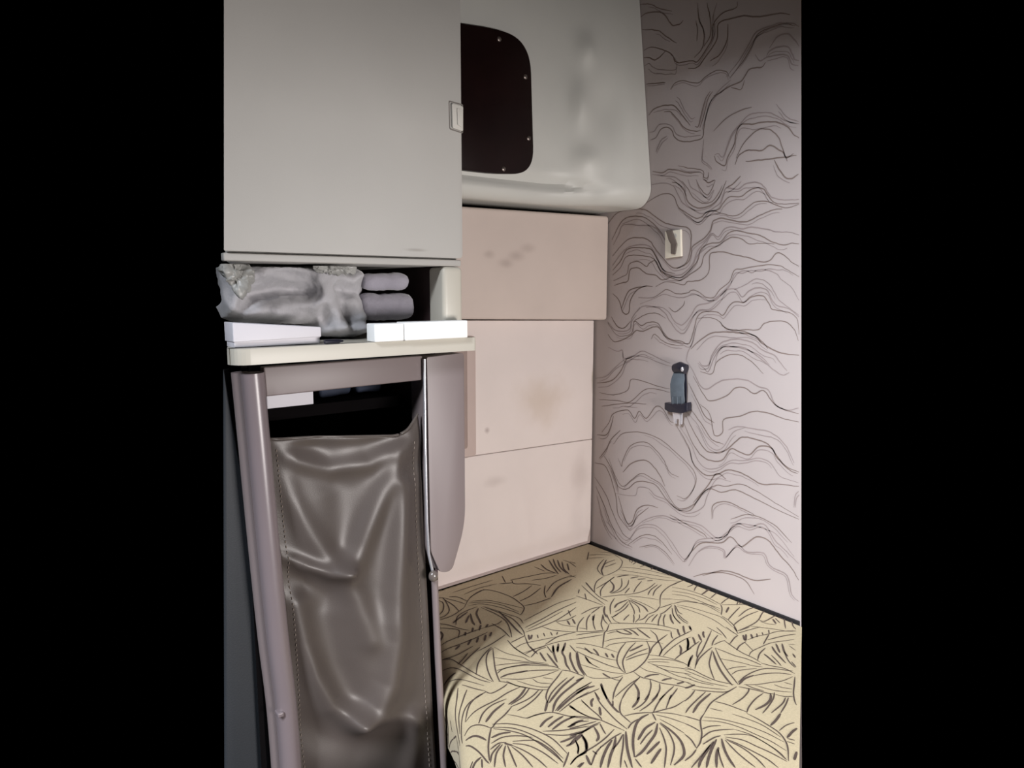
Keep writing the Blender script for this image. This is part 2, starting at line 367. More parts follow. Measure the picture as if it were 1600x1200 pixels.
def wp(p): return Vector((p[0], -0.0005, p[1]))
allc = []
for src, (dx, dy, s) in ((LA, (950, 0, 4.0)), (LB, (950, 280, 4.0)), (LC, (900, 540, 2.7278))):
    for ln in src:
        w3 = [oy(dx + a / s, dy + b / s) for a, b in ln]
        allc.append([(p.x, p.z) for p in w3])
xlim = lambda z: END_T.x + (END_B.x - END_T.x) * (END_T.z - z) / (END_T.z - END_B.z) - 0.001
for i, ln in enumerate(allc):
    pts = smooth_line(ln, 5)
    pts = [p + np.array([0.0008, 0.0012]) * noise.noise(Vector((p[0] * 90, p[1] * 90, i))) for p in pts]
    pts = [np.array([min(p[0], xlim(p[1])), p[1]]) for p in pts]
    wgt = faint_rng.choice([0.0021, 0.0025, 0.0030])
    ribbon(bm, pts, wgt, wp, 1 if faint_rng.random() < 0.72 else 2)
    if faint_rng.random() < 0.65:                                # a fainter line shadowing it
        off = np.array([faint_rng.uniform(-.004, .004), faint_rng.uniform(-0.011, -0.005)])
        k0 = faint_rng.randrange(0, max(1, len(pts) // 3)); k1 = len(pts) - faint_rng.randrange(0, max(1, len(pts) // 3))
        q = [p + off * (1 + 0.7 * noise.noise(Vector((p[0] * 30, p[1] * 30, i + 50)))) for p in pts[k0:k1]]
        q = [np.array([min(p[0], xlim(p[1])), p[1]]) for p in q]
        ribbon(bm, q, 0.0019, wp, 2)
w = obj('wall_rear', bm, [M['paper'], M['line'], M['faint']], smooth=False); tag(w, kind='structure')

w = obj('wall_left', box_bm((-0.07, -0.9, 0), (-0.04, -0.002, 2.3), 0), M['dark']); tag(w, kind='structure')
fl = obj('floor', box_bm((-0.04, -1.25, -0.03), (1.2, 0.0, 0.0), 0), M['dark']); tag(fl, kind='structure')

# dark vinyl trim to the left of the narrow cabinet
tp = [ox(350, 575, 0.36), ox(372, 700, 0.36), ox(408, 880, 0.36), ox(436, 1110, 0.36), ox(452, 1290, 0.36), Vector((0.36, ox(452, 1290, 0.36).y, 0.002)), Vector((0.36, ox(352, 1290, 0.36).y, 0.002)), ox(352, 1290, 0.36)]
b = slab(tp, 0, 0.34, 0.36, 0.004)
for v in b.verts:
    if v.co.x < 0.35: v.co.y += 0.012
t = obj('trim_1', b, M['slate'])
tag(t, kind='structure')

# rubber strip between mattress and rear wall
a = oz(935, 846, 0.605); b_ = oz(1252, 966, 0.605)
t = obj('trim_2', slab([(0.0, -0.010, 0.57), (0.662, -0.010, 0.57), (0.660, -0.010, 0.6045), (0.0, -0.010, 0.6045)], 1, -0.0055, -0.0008, 0.001), M['black'])
tag(t, kind='structure')

# unseen roof lining, its opening made up to shade the upper walls and door
rf = [(-0.3, 0.06, 0), (2.4, 0.06, 0), (2.4, -1.0, 0), (0.6, -1.0, 0), (0.6, -1.2, 0), (0.9, -1.2, 0), (0.9, -2.6, 0), (-0.3, -2.6, 0)]
t = obj('ceiling', slab(rf, 2, 2.27, 2.32, 0), M['ceil']); tag(t, kind='structure')

t = obj('shade_bulkhead', box_bm((1.42, -0.88, 1.36), (1.6, 0.05, 2.268), 0.01), M['ceil']); tag(t, kind='structure')  # unseen bulkhead, added to keep side light off the top of the cab

# ------------------------------------------------------------------ bunk
base_poly = [(0.0, -0.03, 0), (0.0, -0.52, 0), (0.42, -0.70, 0), (0.72, -0.84, 0), (0.98, -0.80, 0), (0.63, -0.03, 0)]
bb = obj('bunk_box', slab(base_poly, 2, 0.0, 0.475, 0.004), M['dark'])
tag(bb, 'dark bunk box under the leaf-patterned mattress', 'bunk')

RT, TH, ZT = 0.040, 0.12, 0.6
o2 = lambda p: Vector((p.x, p.y, 0))
outline = rounded([(-0.030, -0.0065, 0), (-0.030, -0.60, 0), o2(oz(688, 1085, 0.575)) , o2(oz(716, 1135, 0.575)), o2(oz(722, 1215, 0.575)), (0.80, -1.00, 0), o2(oz(1247.5, 1330)), (0.6535, -0.0065, 0)],
                  [0, 0, 0.045, 0.045, 0.045, 0.06, 0, 0], 7)
OUT = np.array([(p.x, p.y) for p in outline])
# inward normals (outline runs counter-clockwise or not: check area)
area = 0.5 * sum(OUT[i - 1][0] * OUT[i][1] - OUT[i][0] * OUT[i - 1][1] for i in range(len(OUT)))
if area < 0: OUT = OUT[::-1]
def offset_poly(P, d):
    n = len(P); res = []
    for i in range(n):
        e1 = P[i] - P[i - 1]; e2 = P[(i + 1) % n] - P[i]
        n1 = np.array([-e1[1], e1[0]]) / (np.linalg.norm(e1) + 1e-12); n2 = np.array([-e2[1], e2[0]]) / (np.linalg.norm(e2) + 1e-12)
        b = n1 + n2; b /= (np.linalg.norm(b) + 1e-12)
        res.append(P[i] + b * d / max(0.5, float(b @ n1)))
    if P is OUT:                                    # the cut end of the bunk stays square
        iA, iB = (n - 1, n - 2) if area >= 0 else (0, 1)
        u = (P[iB] - P[iA]) / np.linalg.norm(P[iB] - P[iA])
        res[iA] = P[iA] + u * d; res[iB] = P[iB] - u * d
    return np.array(res)
# dense resample of the outline
def resample(P, step):
    out = []
    for i in range(len(P)):
        a = P[i]; b = P[(i + 1) % len(P)]; k = max(1, int(np.linalg.norm(b - a) / step))
        out += [a + (b - a) * j / k for j in range(k)]
    return np.array(out)
bm = bmesh.new(); rings = []
prof = [(0.006, -TH), (0, -TH + 0.012), (0, -RT)] + [(RT * (1 - math.cos(q)), -RT + RT * math.sin(q)) for q in [math.pi / 2 * k / 7 for k in range(1, 8)]]
for d, z in prof:
    P = offset_poly(OUT, d)
    rings.append([bm.verts.new((p[0], p[1], ZT + z)) for p in P])
YB = -0.0065
for rg in rings:                                                # the edge against the rear wall is squarer than the front one
    for v in rg:
        if v.co.y > YB - RT - 0.002 and v.co.z > ZT - RT - 1e-5:
            v.co.y = YB - (YB - v.co.y) * 0.3; v.co.z = ZT - (ZT - v.co.z) * 0.3
n = len(OUT)
for i in range(len(rings) - 1):
    for k in range(n): bm.faces.new([rings[i][k], rings[i][(k + 1) % n], rings[i + 1][(k + 1) % n], rings[i + 1][k]])
bm.faces.new(rings[-1]); bm.faces.new(list(reversed(rings[0])))
# leaf print: strokes laid out in plan, rolled over the rounded edge
INS = resample(offset_poly(OUT, RT), 0.02)
INSn = np.roll(INS, -1, axis=0)
def inside(P, q):
    x, y = q; c = False
    for i in range(len(P)):
        (x1, y1), (x2, y2) = P[i - 1], P[i]
        if (y1 > y) != (y2 > y) and x < (x2 - x1) * (y - y1) / (y2 - y1) + x1: c = not c
    return c
INSP = offset_poly(OUT, RT)
for P_ in (INSP, INS):
    for p_ in P_:
        if p_[1] > YB - RT - 0.002: p_[1] = YB - 0.3 * RT
INSn = np.roll(INS, -1, axis=0)
def place_fab(q):
    q = np.array(q)
    if inside(INSP, q): return Vector((q[0], q[1], ZT + 0.0006))
    E = INSn - INS; L2 = np.maximum((E * E).sum(1), 1e-12)
    tt = np.clip(((q - INS) * E).sum(1) / L2, 0, 1); pr = INS + E * tt[:, None]; dd = np.linalg.norm(pr - q, axis=1)
    k = int(dd.argmin()); s = dd[k]; o = pr[k]; nrm = (q - o) / max(s, 1e-9)
    r = RT + 0.0006
    if s < math.pi / 2 * RT:
        th = s / RT; o3 = o + nrm * r * math.sin(th); return Vector((o3[0], o3[1], ZT - RT + r * math.cos(th)))
    o3 = o + nrm * r
    return Vector((o3[0], o3[1], ZT - RT - min(s - math.pi / 2 * RT, 0.075)))
PRINT = [(690, 1010, 6.317, """2 500,20 460,60 440,130 450,220 480,300 510,350|2 490,10 420,80 360,170 340,280|2 505,20 515,120 530,230 560,320 580,350|1 520,10 640,70 800,110 880,150 1050,170|1 515,110 650,130 800,150 1060,185|1 525,190 700,170 880,160|2 545,240 700,200 880,175 1060,185|2 545,270 620,220 800,190 950,190 1100,200 1180,230|3 580,310 650,280 750,260 850,240|2 750,265 900,240 1160,235|1 580,320 800,325 1000,290 1150,240|2 560,345 650,360 760,395 860,415 960,430 1050,430|2 640,345 740,390 850,410|1 740,340 880,385 1000,405 1070,400|1 900,325 960,360 1080,370|1 1000,310 1100,325|2 1190,240 1140,310 1090,370 1050,430 1030,500 1045,560|3 1045,540 1035,590 1020,645|2 1240,310 1150,390 1080,470 1040,560|3 1310,300 1200,390 1120,480 1060,560|3 1400,310 1290,390 1180,480 1120,560 1095,650|2 1453,370 1320,450 1200,550 1120,640|3 1453,390 1330,470 1220,560 1140,640|1 1453,450 1300,540 1160,650|2 1250,580 1330,640 1453,700|1 1380,540 1453,600|2 1190,235 1280,250 1410,300|2 960,430 900,490 820,540 680,600|2 1000,430 920,520 830,590 745,640|3 830,410 790,470 740,520 660,575|2 870,410 800,500 680,580|2 780,400 650,460 540,530 400,600 230,700|2 650,370 600,410 490,465 420,440|2 640,520 500,580 410,660 365,760|3 620,560 520,640 470,700 435,750|2 690,600 620,680 540,750 495,810|1 650,675 740,690 830,710 900,690 1020,660|2 440,450 350,500 270,580 220,700|2 160,400 140,490 90,590 75,700 90,820|2 250,430 200,530 140,620 120,740|2 410,470 250,570 180,660 150,770 160,850|2 500,770 650,765 800,790 950,840 1100,920 1240,1060|2 500,800 700,810 880,870 1050,970 1200,1110|2 510,815 640,830 800,870 950,950 1100,1060 1200,1150|2 490,800 470,900 460,1000 470,1130|3 490,905 580,865 680,850|2 490,960 600,900 750,885 900,900|2 480,1020 560,960 640,950|2 700,960 850,980 1000,1050 1150,1160|2 700,940 850,930 950,940 1100,1040 1200,1150|2 700,980 830,1040 950,1120 1040,1200|2 690,990 800,1080 900,1195|2 650,980 700,1100 740,1195|2 630,980 610,1080 630,1195|2 600,970 540,1060 520,1195|2 580,965 500,1060 480,1150|3 620,960 700,980|2 200,810 280,770 400,780 490,810|3 215,860 320,870 390,900 440,930|2 215,910 280,950 370,1040 440,1130 470,1160|3 390,1090 320,1130 280,1195|2 300,1100 250,1170|2 395,1110 400,1195|2 840,715 960,670 1100,655 1250,690 1453,720|3 1100,690 1020,740 970,800|3 1200,690 1120,740 1050,800|3 1290,700 1190,750 1090,825|2 1000,840 1200,830 1453,790|2 1240,800 1350,750 1453,740|3 1250,800 1320,770|2 1030,870 1200,880 1360,860 1453,820|3 1330,880 1250,920 1170,950|3 1390,870 1300,950 1230,990|3 1390,880 1430,960 1420,1040 1340,1090|2 1320,930 1350,1000 1340,1060|2 1430,1050 1330,1100 1270,1170|2 1255,1045 1230,1120 1200,1195|2 1390,1150 1340,1195|3 970,60 1000,110 1030,150|3 1040,70 1100,150 1150,210|3 1100,0 1110,80 1140,160|3 1150,0 1140,50|3 1210,0 1190,60 1215,110 1230,180 1270,240|2 870,0 950,80|1 820,80 920,30 1020,0|2 880,110 950,40 1030,10|3 1270,60 1270,120 1310,220 1350,270|3 1330,60 1340,140 1360,210 1410,290|2 700,0 780,60 870,110|2 0,110 100,130 200,190 350,280 500,350|2 0,200 150,220 350,320 480,360|3 0,320 140,260|1 60,320 200,330 420,390|2 200,380 330,420 420,440|2 260,70 210,130 160,180|2 380,10 290,90 200,180|2 310,0 120,100 0,110"""),
(680, 860, 7.273, """2 0,560 80,540 130,600 160,680 120,740 20,780|2 40,570 90,600 90,680 40,740|2 100,560 200,620 270,690|2 90,540 250,580 340,610|2 160,530 250,530 370,580|2 330,650 380,560 460,490 560,450 700,470 860,530 950,590 1010,650 990,710 960,740|1 380,600 560,590 750,620 950,700|1 380,630 520,610 700,640 870,690 970,730|1 400,580 600,570 800,610 1000,660|2 540,640 700,700 880,780 990,900 1020,980|2 520,650 680,720 800,800 850,900 870,990|1 560,640 800,720 950,770 1000,830|3 720,690 830,800 920,900 990,960|3 490,660 470,720 500,790 520,840|3 400,720 420,800 450,850|3 385,740 345,830|2 480,640 330,700 250,760 235,850|3 370,700 260,780 200,830|2 330,650 200,740 30,800|2 20,830 150,850 280,890 380,910|2 20,880 150,890 270,910 260,1000|3 60,920 85,970 40,1040|2 40,1080 200,1010 380,940 560,880|2 40,1150 250,1080 450,1000 600,930|3 600,840 575,880|3 520,850 500,910|3 430,880 420,930|3 345,930 340,970|3 640,930 620,980|3 575,960 560,1030|3 490,990 470,1050|3 410,1010 370,1080|3 280,1080 230,1130|2 800,960 650,1060 480,1150|2 560,880 700,840 760,800|2 640,830 760,900 850,990|2 820,1020 900,1110 1010,1180|2 860,1050 940,1010 1020,970|2 1020,980 1060,1080 1130,1160|1 910,1110 1010,1060 1200,1020 1400,980|3 1060,960 1070,1020|3 1100,960 1085,1010|2 1160,960 1170,1000|2 1230,940 1245,980|2 1310,930 1330,970|2 1390,930 1380,960|2 1030,930 1200,870 1370,800 1500,720 1600,650|2 1020,880 1200,790 1400,680 1600,590|1 1010,800 1200,700 1400,600 1600,540|1 1050,900 1250,800 1450,690|2 960,580 1080,520 1200,430|2 880,530 1000,470 1100,400|2 1010,630 1150,600 1320,540|2 850,340 1050,300 1250,260 1380,260|2 870,340 900,380 1050,380 1200,400|2 1100,340 1250,320 1390,280|2 760,290 800,370|2 730,380 880,370|2 1250,400 1240,480 1260,540|2 1260,480 1350,370 1480,310 1600,290|3 1320,530 1400,420 1550,330|3 1290,110 1340,190 1400,270|3 1340,100 1370,180 1430,250|3 1390,110 1420,190 1490,260|3 1440,130 1460,210 1520,270|3 1500,150 1520,230|3 1200,160 1270,220 1370,260|2 1130,190 1250,240|2 1450,110 1530,140 1600,190|2 1530,130 1600,150|2 1520,280 1600,310|2 1370,810 1500,790 1600,740|3 1500,800 1530,850|3 1560,780 1590,840|2 1510,680 1540,750|1 1370,810 1450,850 1600,870|2 1220,870 1350,910 1600,930|2 1250,1070 1400,980 1600,930|1 1000,1170 1200,1100 1400,1040 1600,1010|3 1340,1080 1340,1160|3 1400,1060 1390,1160|3 1480,1050 1450,1150|2 1530,1080 1600,1160|2 1270,1090 1330,1170|1 330,500 500,430 700,380|1 200,480 450,400 650,340|1 400,530 560,440"""),
(900, 960, 8.889, """2 200,0 160,60 145,130 150,225|2 260,0 240,80 245,150 270,220|3 240,20 235,90|2 375,0 360,80 350,140 375,220|2 110,40 50,110 20,180 15,240|2 375,10 390,80 440,140|2 425,0 450,60 490,125|1 490,30 540,90 610,125|2 580,0 500,45|2 740,5 690,50 660,85|2 800,0 805,60 795,120|1 880,0 880,50 820,115|2 1000,0 940,60 870,85|1 1090,0 1010,50 960,120|2 1135,0 1080,60 1050,105|2 1185,0 1150,80 1140,160|2 1240,0 1215,70 1225,170|3 1310,0 1320,70 1355,135|2 1345,0 1390,70 1460,130|2 1420,0 1480,60 1560,115|2 460,130 620,125 800,130 960,130 1150,150 1300,185 1420,215|2 430,240 560,215 700,205 900,190 1080,200 1220,220 1320,235|2 460,135 430,220 395,260 380,370 370,460|1 430,270 540,245 620,250|1 390,380 520,345 680,330 850,340 1000,355|1 410,460 480,420 600,400 720,385 900,375 1100,385 1210,410|3 560,225 610,255 690,275 770,278|3 660,215 720,240 780,275|3 740,210 800,240 870,300|3 850,200 930,260 1030,335|2 0,240 200,240 400,225|2 0,290 200,260 390,245|2 0,345 200,315 370,285|1 40,190 150,205|1 0,405 150,415 370,465 580,530|2 1030,220 1110,290 1140,370 1190,490 1160,580|2 1270,280 1150,370 1060,460 1030,540|2 1320,240 1325,300 1345,340|3 1410,205 1420,250 1440,300|3 1490,160 1495,210 1510,270|3 1575,160 1590,210|2 1600,230 1500,280 1380,340 1270,430 1190,510 1150,580|1 1600,315 1500,355 1380,430 1280,510 1210,580|3 1545,330 1560,400 1550,490|3 1440,430 1460,490 1445,560|2 1600,470 1530,510 1440,570 1370,630|2 1600,590 1570,670 1555,735|1 0,460 100,480 300,570 450,620 570,640|2 0,510 120,570 280,640 450,710 620,760|1 50,695 200,740 350,775 500,810 680,830|2 120,580 200,680 330,750|3 130,590 175,660 215,690|2 20,520 40,640 80,760 150,860|1 150,860 250,890 400,890 560,880 650,850|3 370,820 420,855 470,880|1 470,880 550,910 620,920|3 120,465 170,510 225,550|3 240,480 280,520 315,575|3 410,540 440,600|3 495,550 525,605|2 690,395 620,480 580,570 570,660 610,750 680,820|2 830,390 750,470 690,560 650,650 660,740 690,820|2 980,370 1020,470 1010,560 960,650 870,740 790,795 690,830|3 930,425 820,480 740,515|2 1000,475 850,530 690,610|2 1000,540 850,580 690,640|1 1010,565 1150,580 1280,605 1400,640 1500,680 1600,745|1 1000,630 1150,625 1350,640 1480,680|1 990,665 1150,660 1300,670|1 1000,670 1150,735 1300,810 1450,870 1600,900|1 1080,700 1250,725 1450,750 1600,775|1 1120,730 1300,790 1500,820 1600,840|1 880,730 1000,790 1150,820 1400,910 1600,960|2 800,800 880,860 950,890 1050,910 1200,960 1400,990 1560,1030|3 950,880 1040,845 1155,835|3 1190,925 1260,900 1330,895|3 1400,970 1500,940|3 0,930 60,900 110,880|2 0,1060 120,1000 220,940|3 0,1110 120,1040 260,995|2 0,1180 150,1110 320,1035|3 350,960 370,1040 430,1180|2 260,1080 330,1190|2 650,870 580,970 530,1080 510,1190|1 890,880 760,960 640,1060 540,1150|2 890,870 800,960 700,1070 630,1190|3 810,960 860,1050 870,1120 850,1200|2 1030,910 1040,1000 1010,1110 950,1195|2 1160,960 1160,1050 1110,1140 1050,1200|2 1360,1000 1270,1080 1190,1160 1150,1200|2 1410,1030 1350,1110 1290,1190"""),
(1070, 980, 8.889, """3 260,60 255,100 270,150|3 190,100 210,150 230,190|3 110,140 130,190 140,235|3 35,160 45,240 30,320|3 70,0 90,50|2 200,200 100,270 0,350|2 370,50 320,160 250,310 180,420 140,580|2 240,190 190,270 165,380 175,430|2 380,280 290,350 200,440 150,540|2 460,110 400,190 375,260|3 110,390 70,470 45,555|1 310,0 400,50 520,115|2 440,5 510,70 580,160|2 570,0 650,60 730,110|2 680,0 720,60|2 740,115 690,150 620,240|1 400,250 480,210 560,185|2 550,190 620,240 720,310 820,370 950,430 1050,490|2 420,290 550,340 700,400 850,440 1000,500 1060,530|1 490,440 650,470 800,500 950,540 1080,555|2 380,320 350,440 340,520 370,630 410,730|3 390,340 430,460 490,590 580,720 660,810|2 420,290 500,460 600,620 680,720 740,800|1 590,590 700,560 850,550|1 650,660 730,610 860,590 1000,575|2 740,770 830,690 960,620 1100,580 1250,580 1400,600 1500,610|3 750,800 830,720 960,670|2 960,680 1100,650 1300,640 1480,660|1 820,800 1000,800 1200,770 1350,750 1500,690|2 750,830 850,850 1000,880 1150,920 1240,930|2 840,800 960,850 1100,890|1 980,810 1150,860 1300,890 1480,905|1 1240,800 1350,840 1490,860|1 1380,770 1490,800|1 1250,935 1380,965 1500,965|2 1530,690 1520,800 1510,920 1530,1040 1590,1150|3 1600,860 1580,950 1570,1080|2 850,200 760,260 720,320|1 830,210 900,280 950,330|2 1170,100 1130,170 1090,240|1 870,180 1000,130 1150,100 1300,60 1500,60|3 810,110 830,190|3 850,100 845,190|3 920,100 940,160|2 1000,90 1005,140|2 1075,75 1085,110|2 1165,40 1170,90|1 890,400 930,340 1050,280 1200,220 1400,190 1600,160|2 1010,460 1040,370 1120,290|2 1150,180 1300,140 1450,110 1600,95|1 760,50 900,0|3 1100,375 1170,430 1270,520|2 1200,390 1280,470 1340,540|3 1210,270 1260,350 1400,500|3 1265,230 1320,360|3 1350,230 1380,340 1430,410|2 1380,340 1440,470 1560,590|3 1500,370 1590,520|2 1480,480 1590,610|2 1060,500 1200,540 1380,575 1530,650|1 1450,260 1600,370|1 1440,240 1600,250|2 0,560 120,600 280,680 450,750 680,800|1 0,600 200,680 370,750|1 0,650 200,740 400,790 600,830|1 0,700 200,770 400,810|1 0,760 150,820 350,850 560,870|3 0,850 60,835 140,800|2 100,870 300,890 520,905 620,890|2 720,830 600,900 450,990 350,1070 270,1200|2 140,880 80,960 0,1030|2 290,900 170,1010 60,1120 10,1195|3 360,920 200,1060 110,1195|2 890,850 880,900 800,990 660,1080|2 420,1035 560,1070 700,1120 860,1180|1 350,1130 520,1170|2 1090,920 980,1000 890,1110 860,1190|3 1190,920 1190,1000 1120,1080 980,1150|2 1245,910 1230,990 1170,1090 1080,1200|2 1400,980 1350,1070 1200,1195|2 1440,980 1400,1080 1330,1195"""),
(890, 1070, 8.889, """2 0,280 100,360 250,440 420,490 560,550 760,640|3 0,300 80,350|2 160,210 270,320 400,430 450,490|3 430,0 480,120 560,260 650,360 690,390|2 350,110 420,250 540,390 660,510 800,620|3 330,190 300,240 310,310|3 415,310 430,430|2 600,220 600,300|2 720,210 695,310 710,400 780,470 850,530|3 970,170 930,250 870,320|2 1110,130 1060,220 990,290 890,350|2 1230,120 1200,180 1100,280 970,370|2 760,435 900,405 1050,390 1150,390 1300,350 1450,310 1600,220|2 1330,140 1300,160 1220,270 1160,390|2 1420,140 1400,170 1340,330|3 1100,410 1000,460 930,540 890,680 880,830 900,1010|2 950,480 860,540 810,610|2 1150,400 1200,500|3 1190,520 1060,600 990,700 950,770|2 1150,630 1060,720 980,830|3 1220,540 1190,680 1110,800 1010,930 910,1010|3 1250,790 1160,880 1070,970|3 1270,890 1200,990 1130,1100|2 1250,600 1310,750 1340,880 1330,1030 1315,1156|2 1250,540 1360,640 1440,800 1450,930 1400,1120|3 1260,530 1420,650 1540,780 1590,920 1570,1010 1450,1120|1 1200,390 1400,400 1600,440|1 1200,420 1400,470 1600,540|1 1250,480 1420,570 1600,680|2 910,1030 1000,1150|3 780,650 790,800 810,940 870,1156|2 750,690 740,860 715,1020 705,1156|3 640,730 620,850 570,980 530,1156|3 590,770 520,880 460,1020 425,1156|2 740,690 680,800 600,900|1 760,1050 800,1156|2 720,670 600,740 470,840 420,880|2 620,620 500,740 370,840 240,920 110,1000 10,1110|3 340,590 390,680 400,740 370,790|2 420,540 460,620 500,690|3 165,700 220,800 235,910|2 80,770 120,880 115,970|2 430,520 280,590 150,690 60,760 0,840|2 0,440 200,450 400,495|3 0,580 100,520 190,490|2 0,610 200,560 370,510|1 0,690 200,640 400,550|2 0,720 150,670 300,600|3 0,470 80,440|3 230,980 270,1080 300,1120|2 300,1120 360,960 440,860|2 320,920 380,970|2 130,1156 200,1080"""),
(1070, 1070, 8.889, """2 0,440 110,470 210,500|2 270,400 220,480 220,560 235,680 215,800 160,890|2 0,540 110,590 210,650|2 0,690 90,770 160,880|2 160,900 100,980 0,1060|2 860,400 1000,470 1150,560 1300,660 1390,770 1430,880 1440,1060|1 660,410 850,470 1050,550 1200,640 1330,730|1 270,450 500,480 750,540 950,600 1150,680 1380,800|1 240,500 500,520 750,590 1000,700 1200,790 1410,920|2 240,620 350,580 500,570|2 230,750 350,660 500,630 680,620|1 680,620 900,690 1100,800 1300,930 1420,1050|2 250,830 400,740 500,710|1 540,700 700,690 880,700 1050,770 1250,900 1400,1040|2 560,730 800,770 1000,860 1200,950 1420,1070|2 560,750 750,830 950,930 1150,1040 1300,1156|2 580,770 800,880 1000,1030 1120,1156|2 560,770 700,920 850,1050 980,1150|3 510,750 550,900 620,1040 700,1156|3 470,870 440,980 440,1156|2 460,900 490,1020 540,1156|3 440,760 380,880 330,1020 300,1156|3 400,790 300,930 220,1060 190,1156|2 360,830 230,990 90,1156|3 1330,400 1270,490 1190,570|3 1600,580 1500,650 1420,740|1 1310,640 1420,560 1600,510|2 1420,750 1600,790|1 1420,790 1600,850|3 1580,850 1540,980 1520,1050|2 1580,350 1600,400"""),
(1050, 870, 8.0, """1 0,380 200,420 380,480 540,560 610,600|1 0,430 200,460 400,520 560,600|1 0,470 200,500 450,600 600,680|1 0,530 250,560 450,620 610,710|2 610,600 625,650 615,730|2 0,590 150,560 250,570 450,600 600,650|1 60,600 250,640 450,700 620,760 760,880|1 60,620 250,680 500,780 680,900|2 30,600 60,720 130,800 200,840|2 0,640 20,740 100,840|2 700,790 780,870 820,960|1 620,740 700,790|2 310,300 260,350 190,380|2 430,320 310,370 275,430|3 500,350 430,430 370,475|2 540,350 430,440|2 630,400 550,460 480,520|1 0,360 150,290 250,280|2 760,490 670,540 610,590|1 620,600 800,600 1000,595 1170,590|3 710,630 675,700|2 850,630 770,710 700,790|2 1130,610 950,660 830,750|2 1080,680 930,740 810,820 770,860|2 1180,640 1120,720 1080,790 1000,850 820,930|2 890,510 830,560 810,600|2 960,520 880,560 840,590|2 1090,790 1150,810 1250,760 1330,710|2 1190,650 1250,710|1 1100,810 1200,840 1300,850|3 1260,780 1300,840|2 1290,770 1350,830|2 1330,740 1400,790|2 1420,740 1405,800 1420,900|2 1500,780 1510,860 1560,920|3 1490,770 1500,830|1 980,870 1150,890 1300,910 1420,930|1 820,960 950,920 1100,880|2 1420,930 1550,930"""),
(900, 840, 8.0, """2 160,180 140,280|1 550,260 580,310 540,390 440,450 340,485|2 350,270 290,340 270,400 320,470|3 380,280 330,380 320,420 340,480|1 300,180 450,200 550,260|2 490,280 400,310 350,340|2 500,320 420,350 360,370|1 160,220 300,215 450,220|1 150,260 350,250|2 560,180 640,240 680,310|2 750,240 690,320|2 820,250 710,340|2 870,290 880,330 800,370|2 940,300 860,350|3 970,350 940,400|3 1030,350 1000,410|2 1140,370 1150,430 1180,480|2 1230,400 1290,450 1380,510|1 540,370 700,380 900,410 1150,470 1380,520|1 520,400 700,430 900,460 1200,510|1 450,470 700,470 1000,520 1300,550|2 1400,520 1250,570 1140,630 1060,720 1050,860|3 510,495 580,480 660,470|3 680,510 780,490|3 770,525 870,515|3 890,545 960,535|2 340,490 260,550 230,630 235,690|2 480,490 400,550 250,640|2 480,495 380,570 310,660 310,740|3 420,535 470,600 460,660 420,690|2 570,510 570,600 520,660 430,700|2 660,530 640,600 560,670 450,700|2 820,545 750,630 720,690|2 990,570 900,640 780,690 600,720|2 670,630 610,700|2 1020,590 930,660 900,720|2 1070,590 990,660 960,730|2 330,745 500,725 620,715|3 120,560 170,620 230,690|2 230,690 300,750 400,800|2 70,600 200,720 360,840|2 0,730 150,780 340,850|2 110,700 130,780|2 40,650 30,700|2 340,860 200,890 60,960|2 300,870 190,950|3 360,860 350,930 380,1000|2 480,760 430,850 430,960|3 640,780 520,830 480,880|2 650,800 560,890 490,930|2 660,830 600,900 450,1000|2 660,790 720,900 730,960|2 640,770 770,860 800,940|3 680,780 840,860 900,930|1 620,730 850,750 1040,780|1 640,750 850,830 1000,910|2 1050,860 1000,920 900,960|2 1200,850 1110,930 1050,960|2 1050,880 1200,830|1 1070,770 1200,770|2 1240,850 1280,930 1330,960""")]
# one repeat of the woven leaf print, drawn as pen strokes in the plane of the fabric and repeated along its two repeat vectors
PW = {'1': 0.0021, '2': 0.0028, '3': 0.0046}
repeat = []
for X0, Y0, S_, txt in PRINT:
    for st in txt.split('|'):
        f_ = st.split()
        q = []
        for xy in f_[1:]:
            a_, b2 = xy.split(','); w3 = oz(X0 + float(a_) / S_, Y0 + float(b2) / S_); q.append((w3.x, w3.y))
        repeat.append((PW[f_[0]], smooth_line(q, 5)))
V1, V2 = np.array([0.370, -0.330]), np.array([-0.300, -0.345])
cellp = [oz(*p) for p in ((905, 846), (940, 846), (1252, 968), (1252, 1204), (700, 1204), (672, 1000), (672, 930))]
CELL = np.array([(p.x, p.y) for p in cellp])
OUTBIG = offset_poly(OUT, -0.09)
shifts = sorted([(i_, j_) for i_ in range(-4, 5) for j_ in range(-4, 5)], key=lambda t_: abs(t_[0]) + abs(t_[1]))
prev_cells = []
for (i_, j_) in shifts:
    sh_ = V1 * i_ + V2 * j_
    cp = CELL + sh_
    if cp[:, 0].max() < -0.1 or cp[:, 0].min() > 1.1 or cp[:, 1].max() < -1.05 or cp[:, 1].min() > 0.05: continue
    for wd, pts in repeat:
        run = []
        for p in pts:
            p = np.array(p) + sh_
            hid = (not inside(OUTBIG, p)) or any(inside(c_, p) for c_ in prev_cells)
            if hid:
                if len(run) > 1: ribbon(bm, run, wd, place_fab, 1)
                run = []
            else: run.append(p)
        if len(run) > 1: ribbon(bm, run, wd, place_fab, 1)
    prev_cells.append(cp)
mt = obj('bunk_mattress', bm, [M['fabric'], M['fline']], angle=60)
tag(mt, 'thin tan bunk mattress printed with dark outlined leaves, in the corner below the patterned wall', 'mattress')

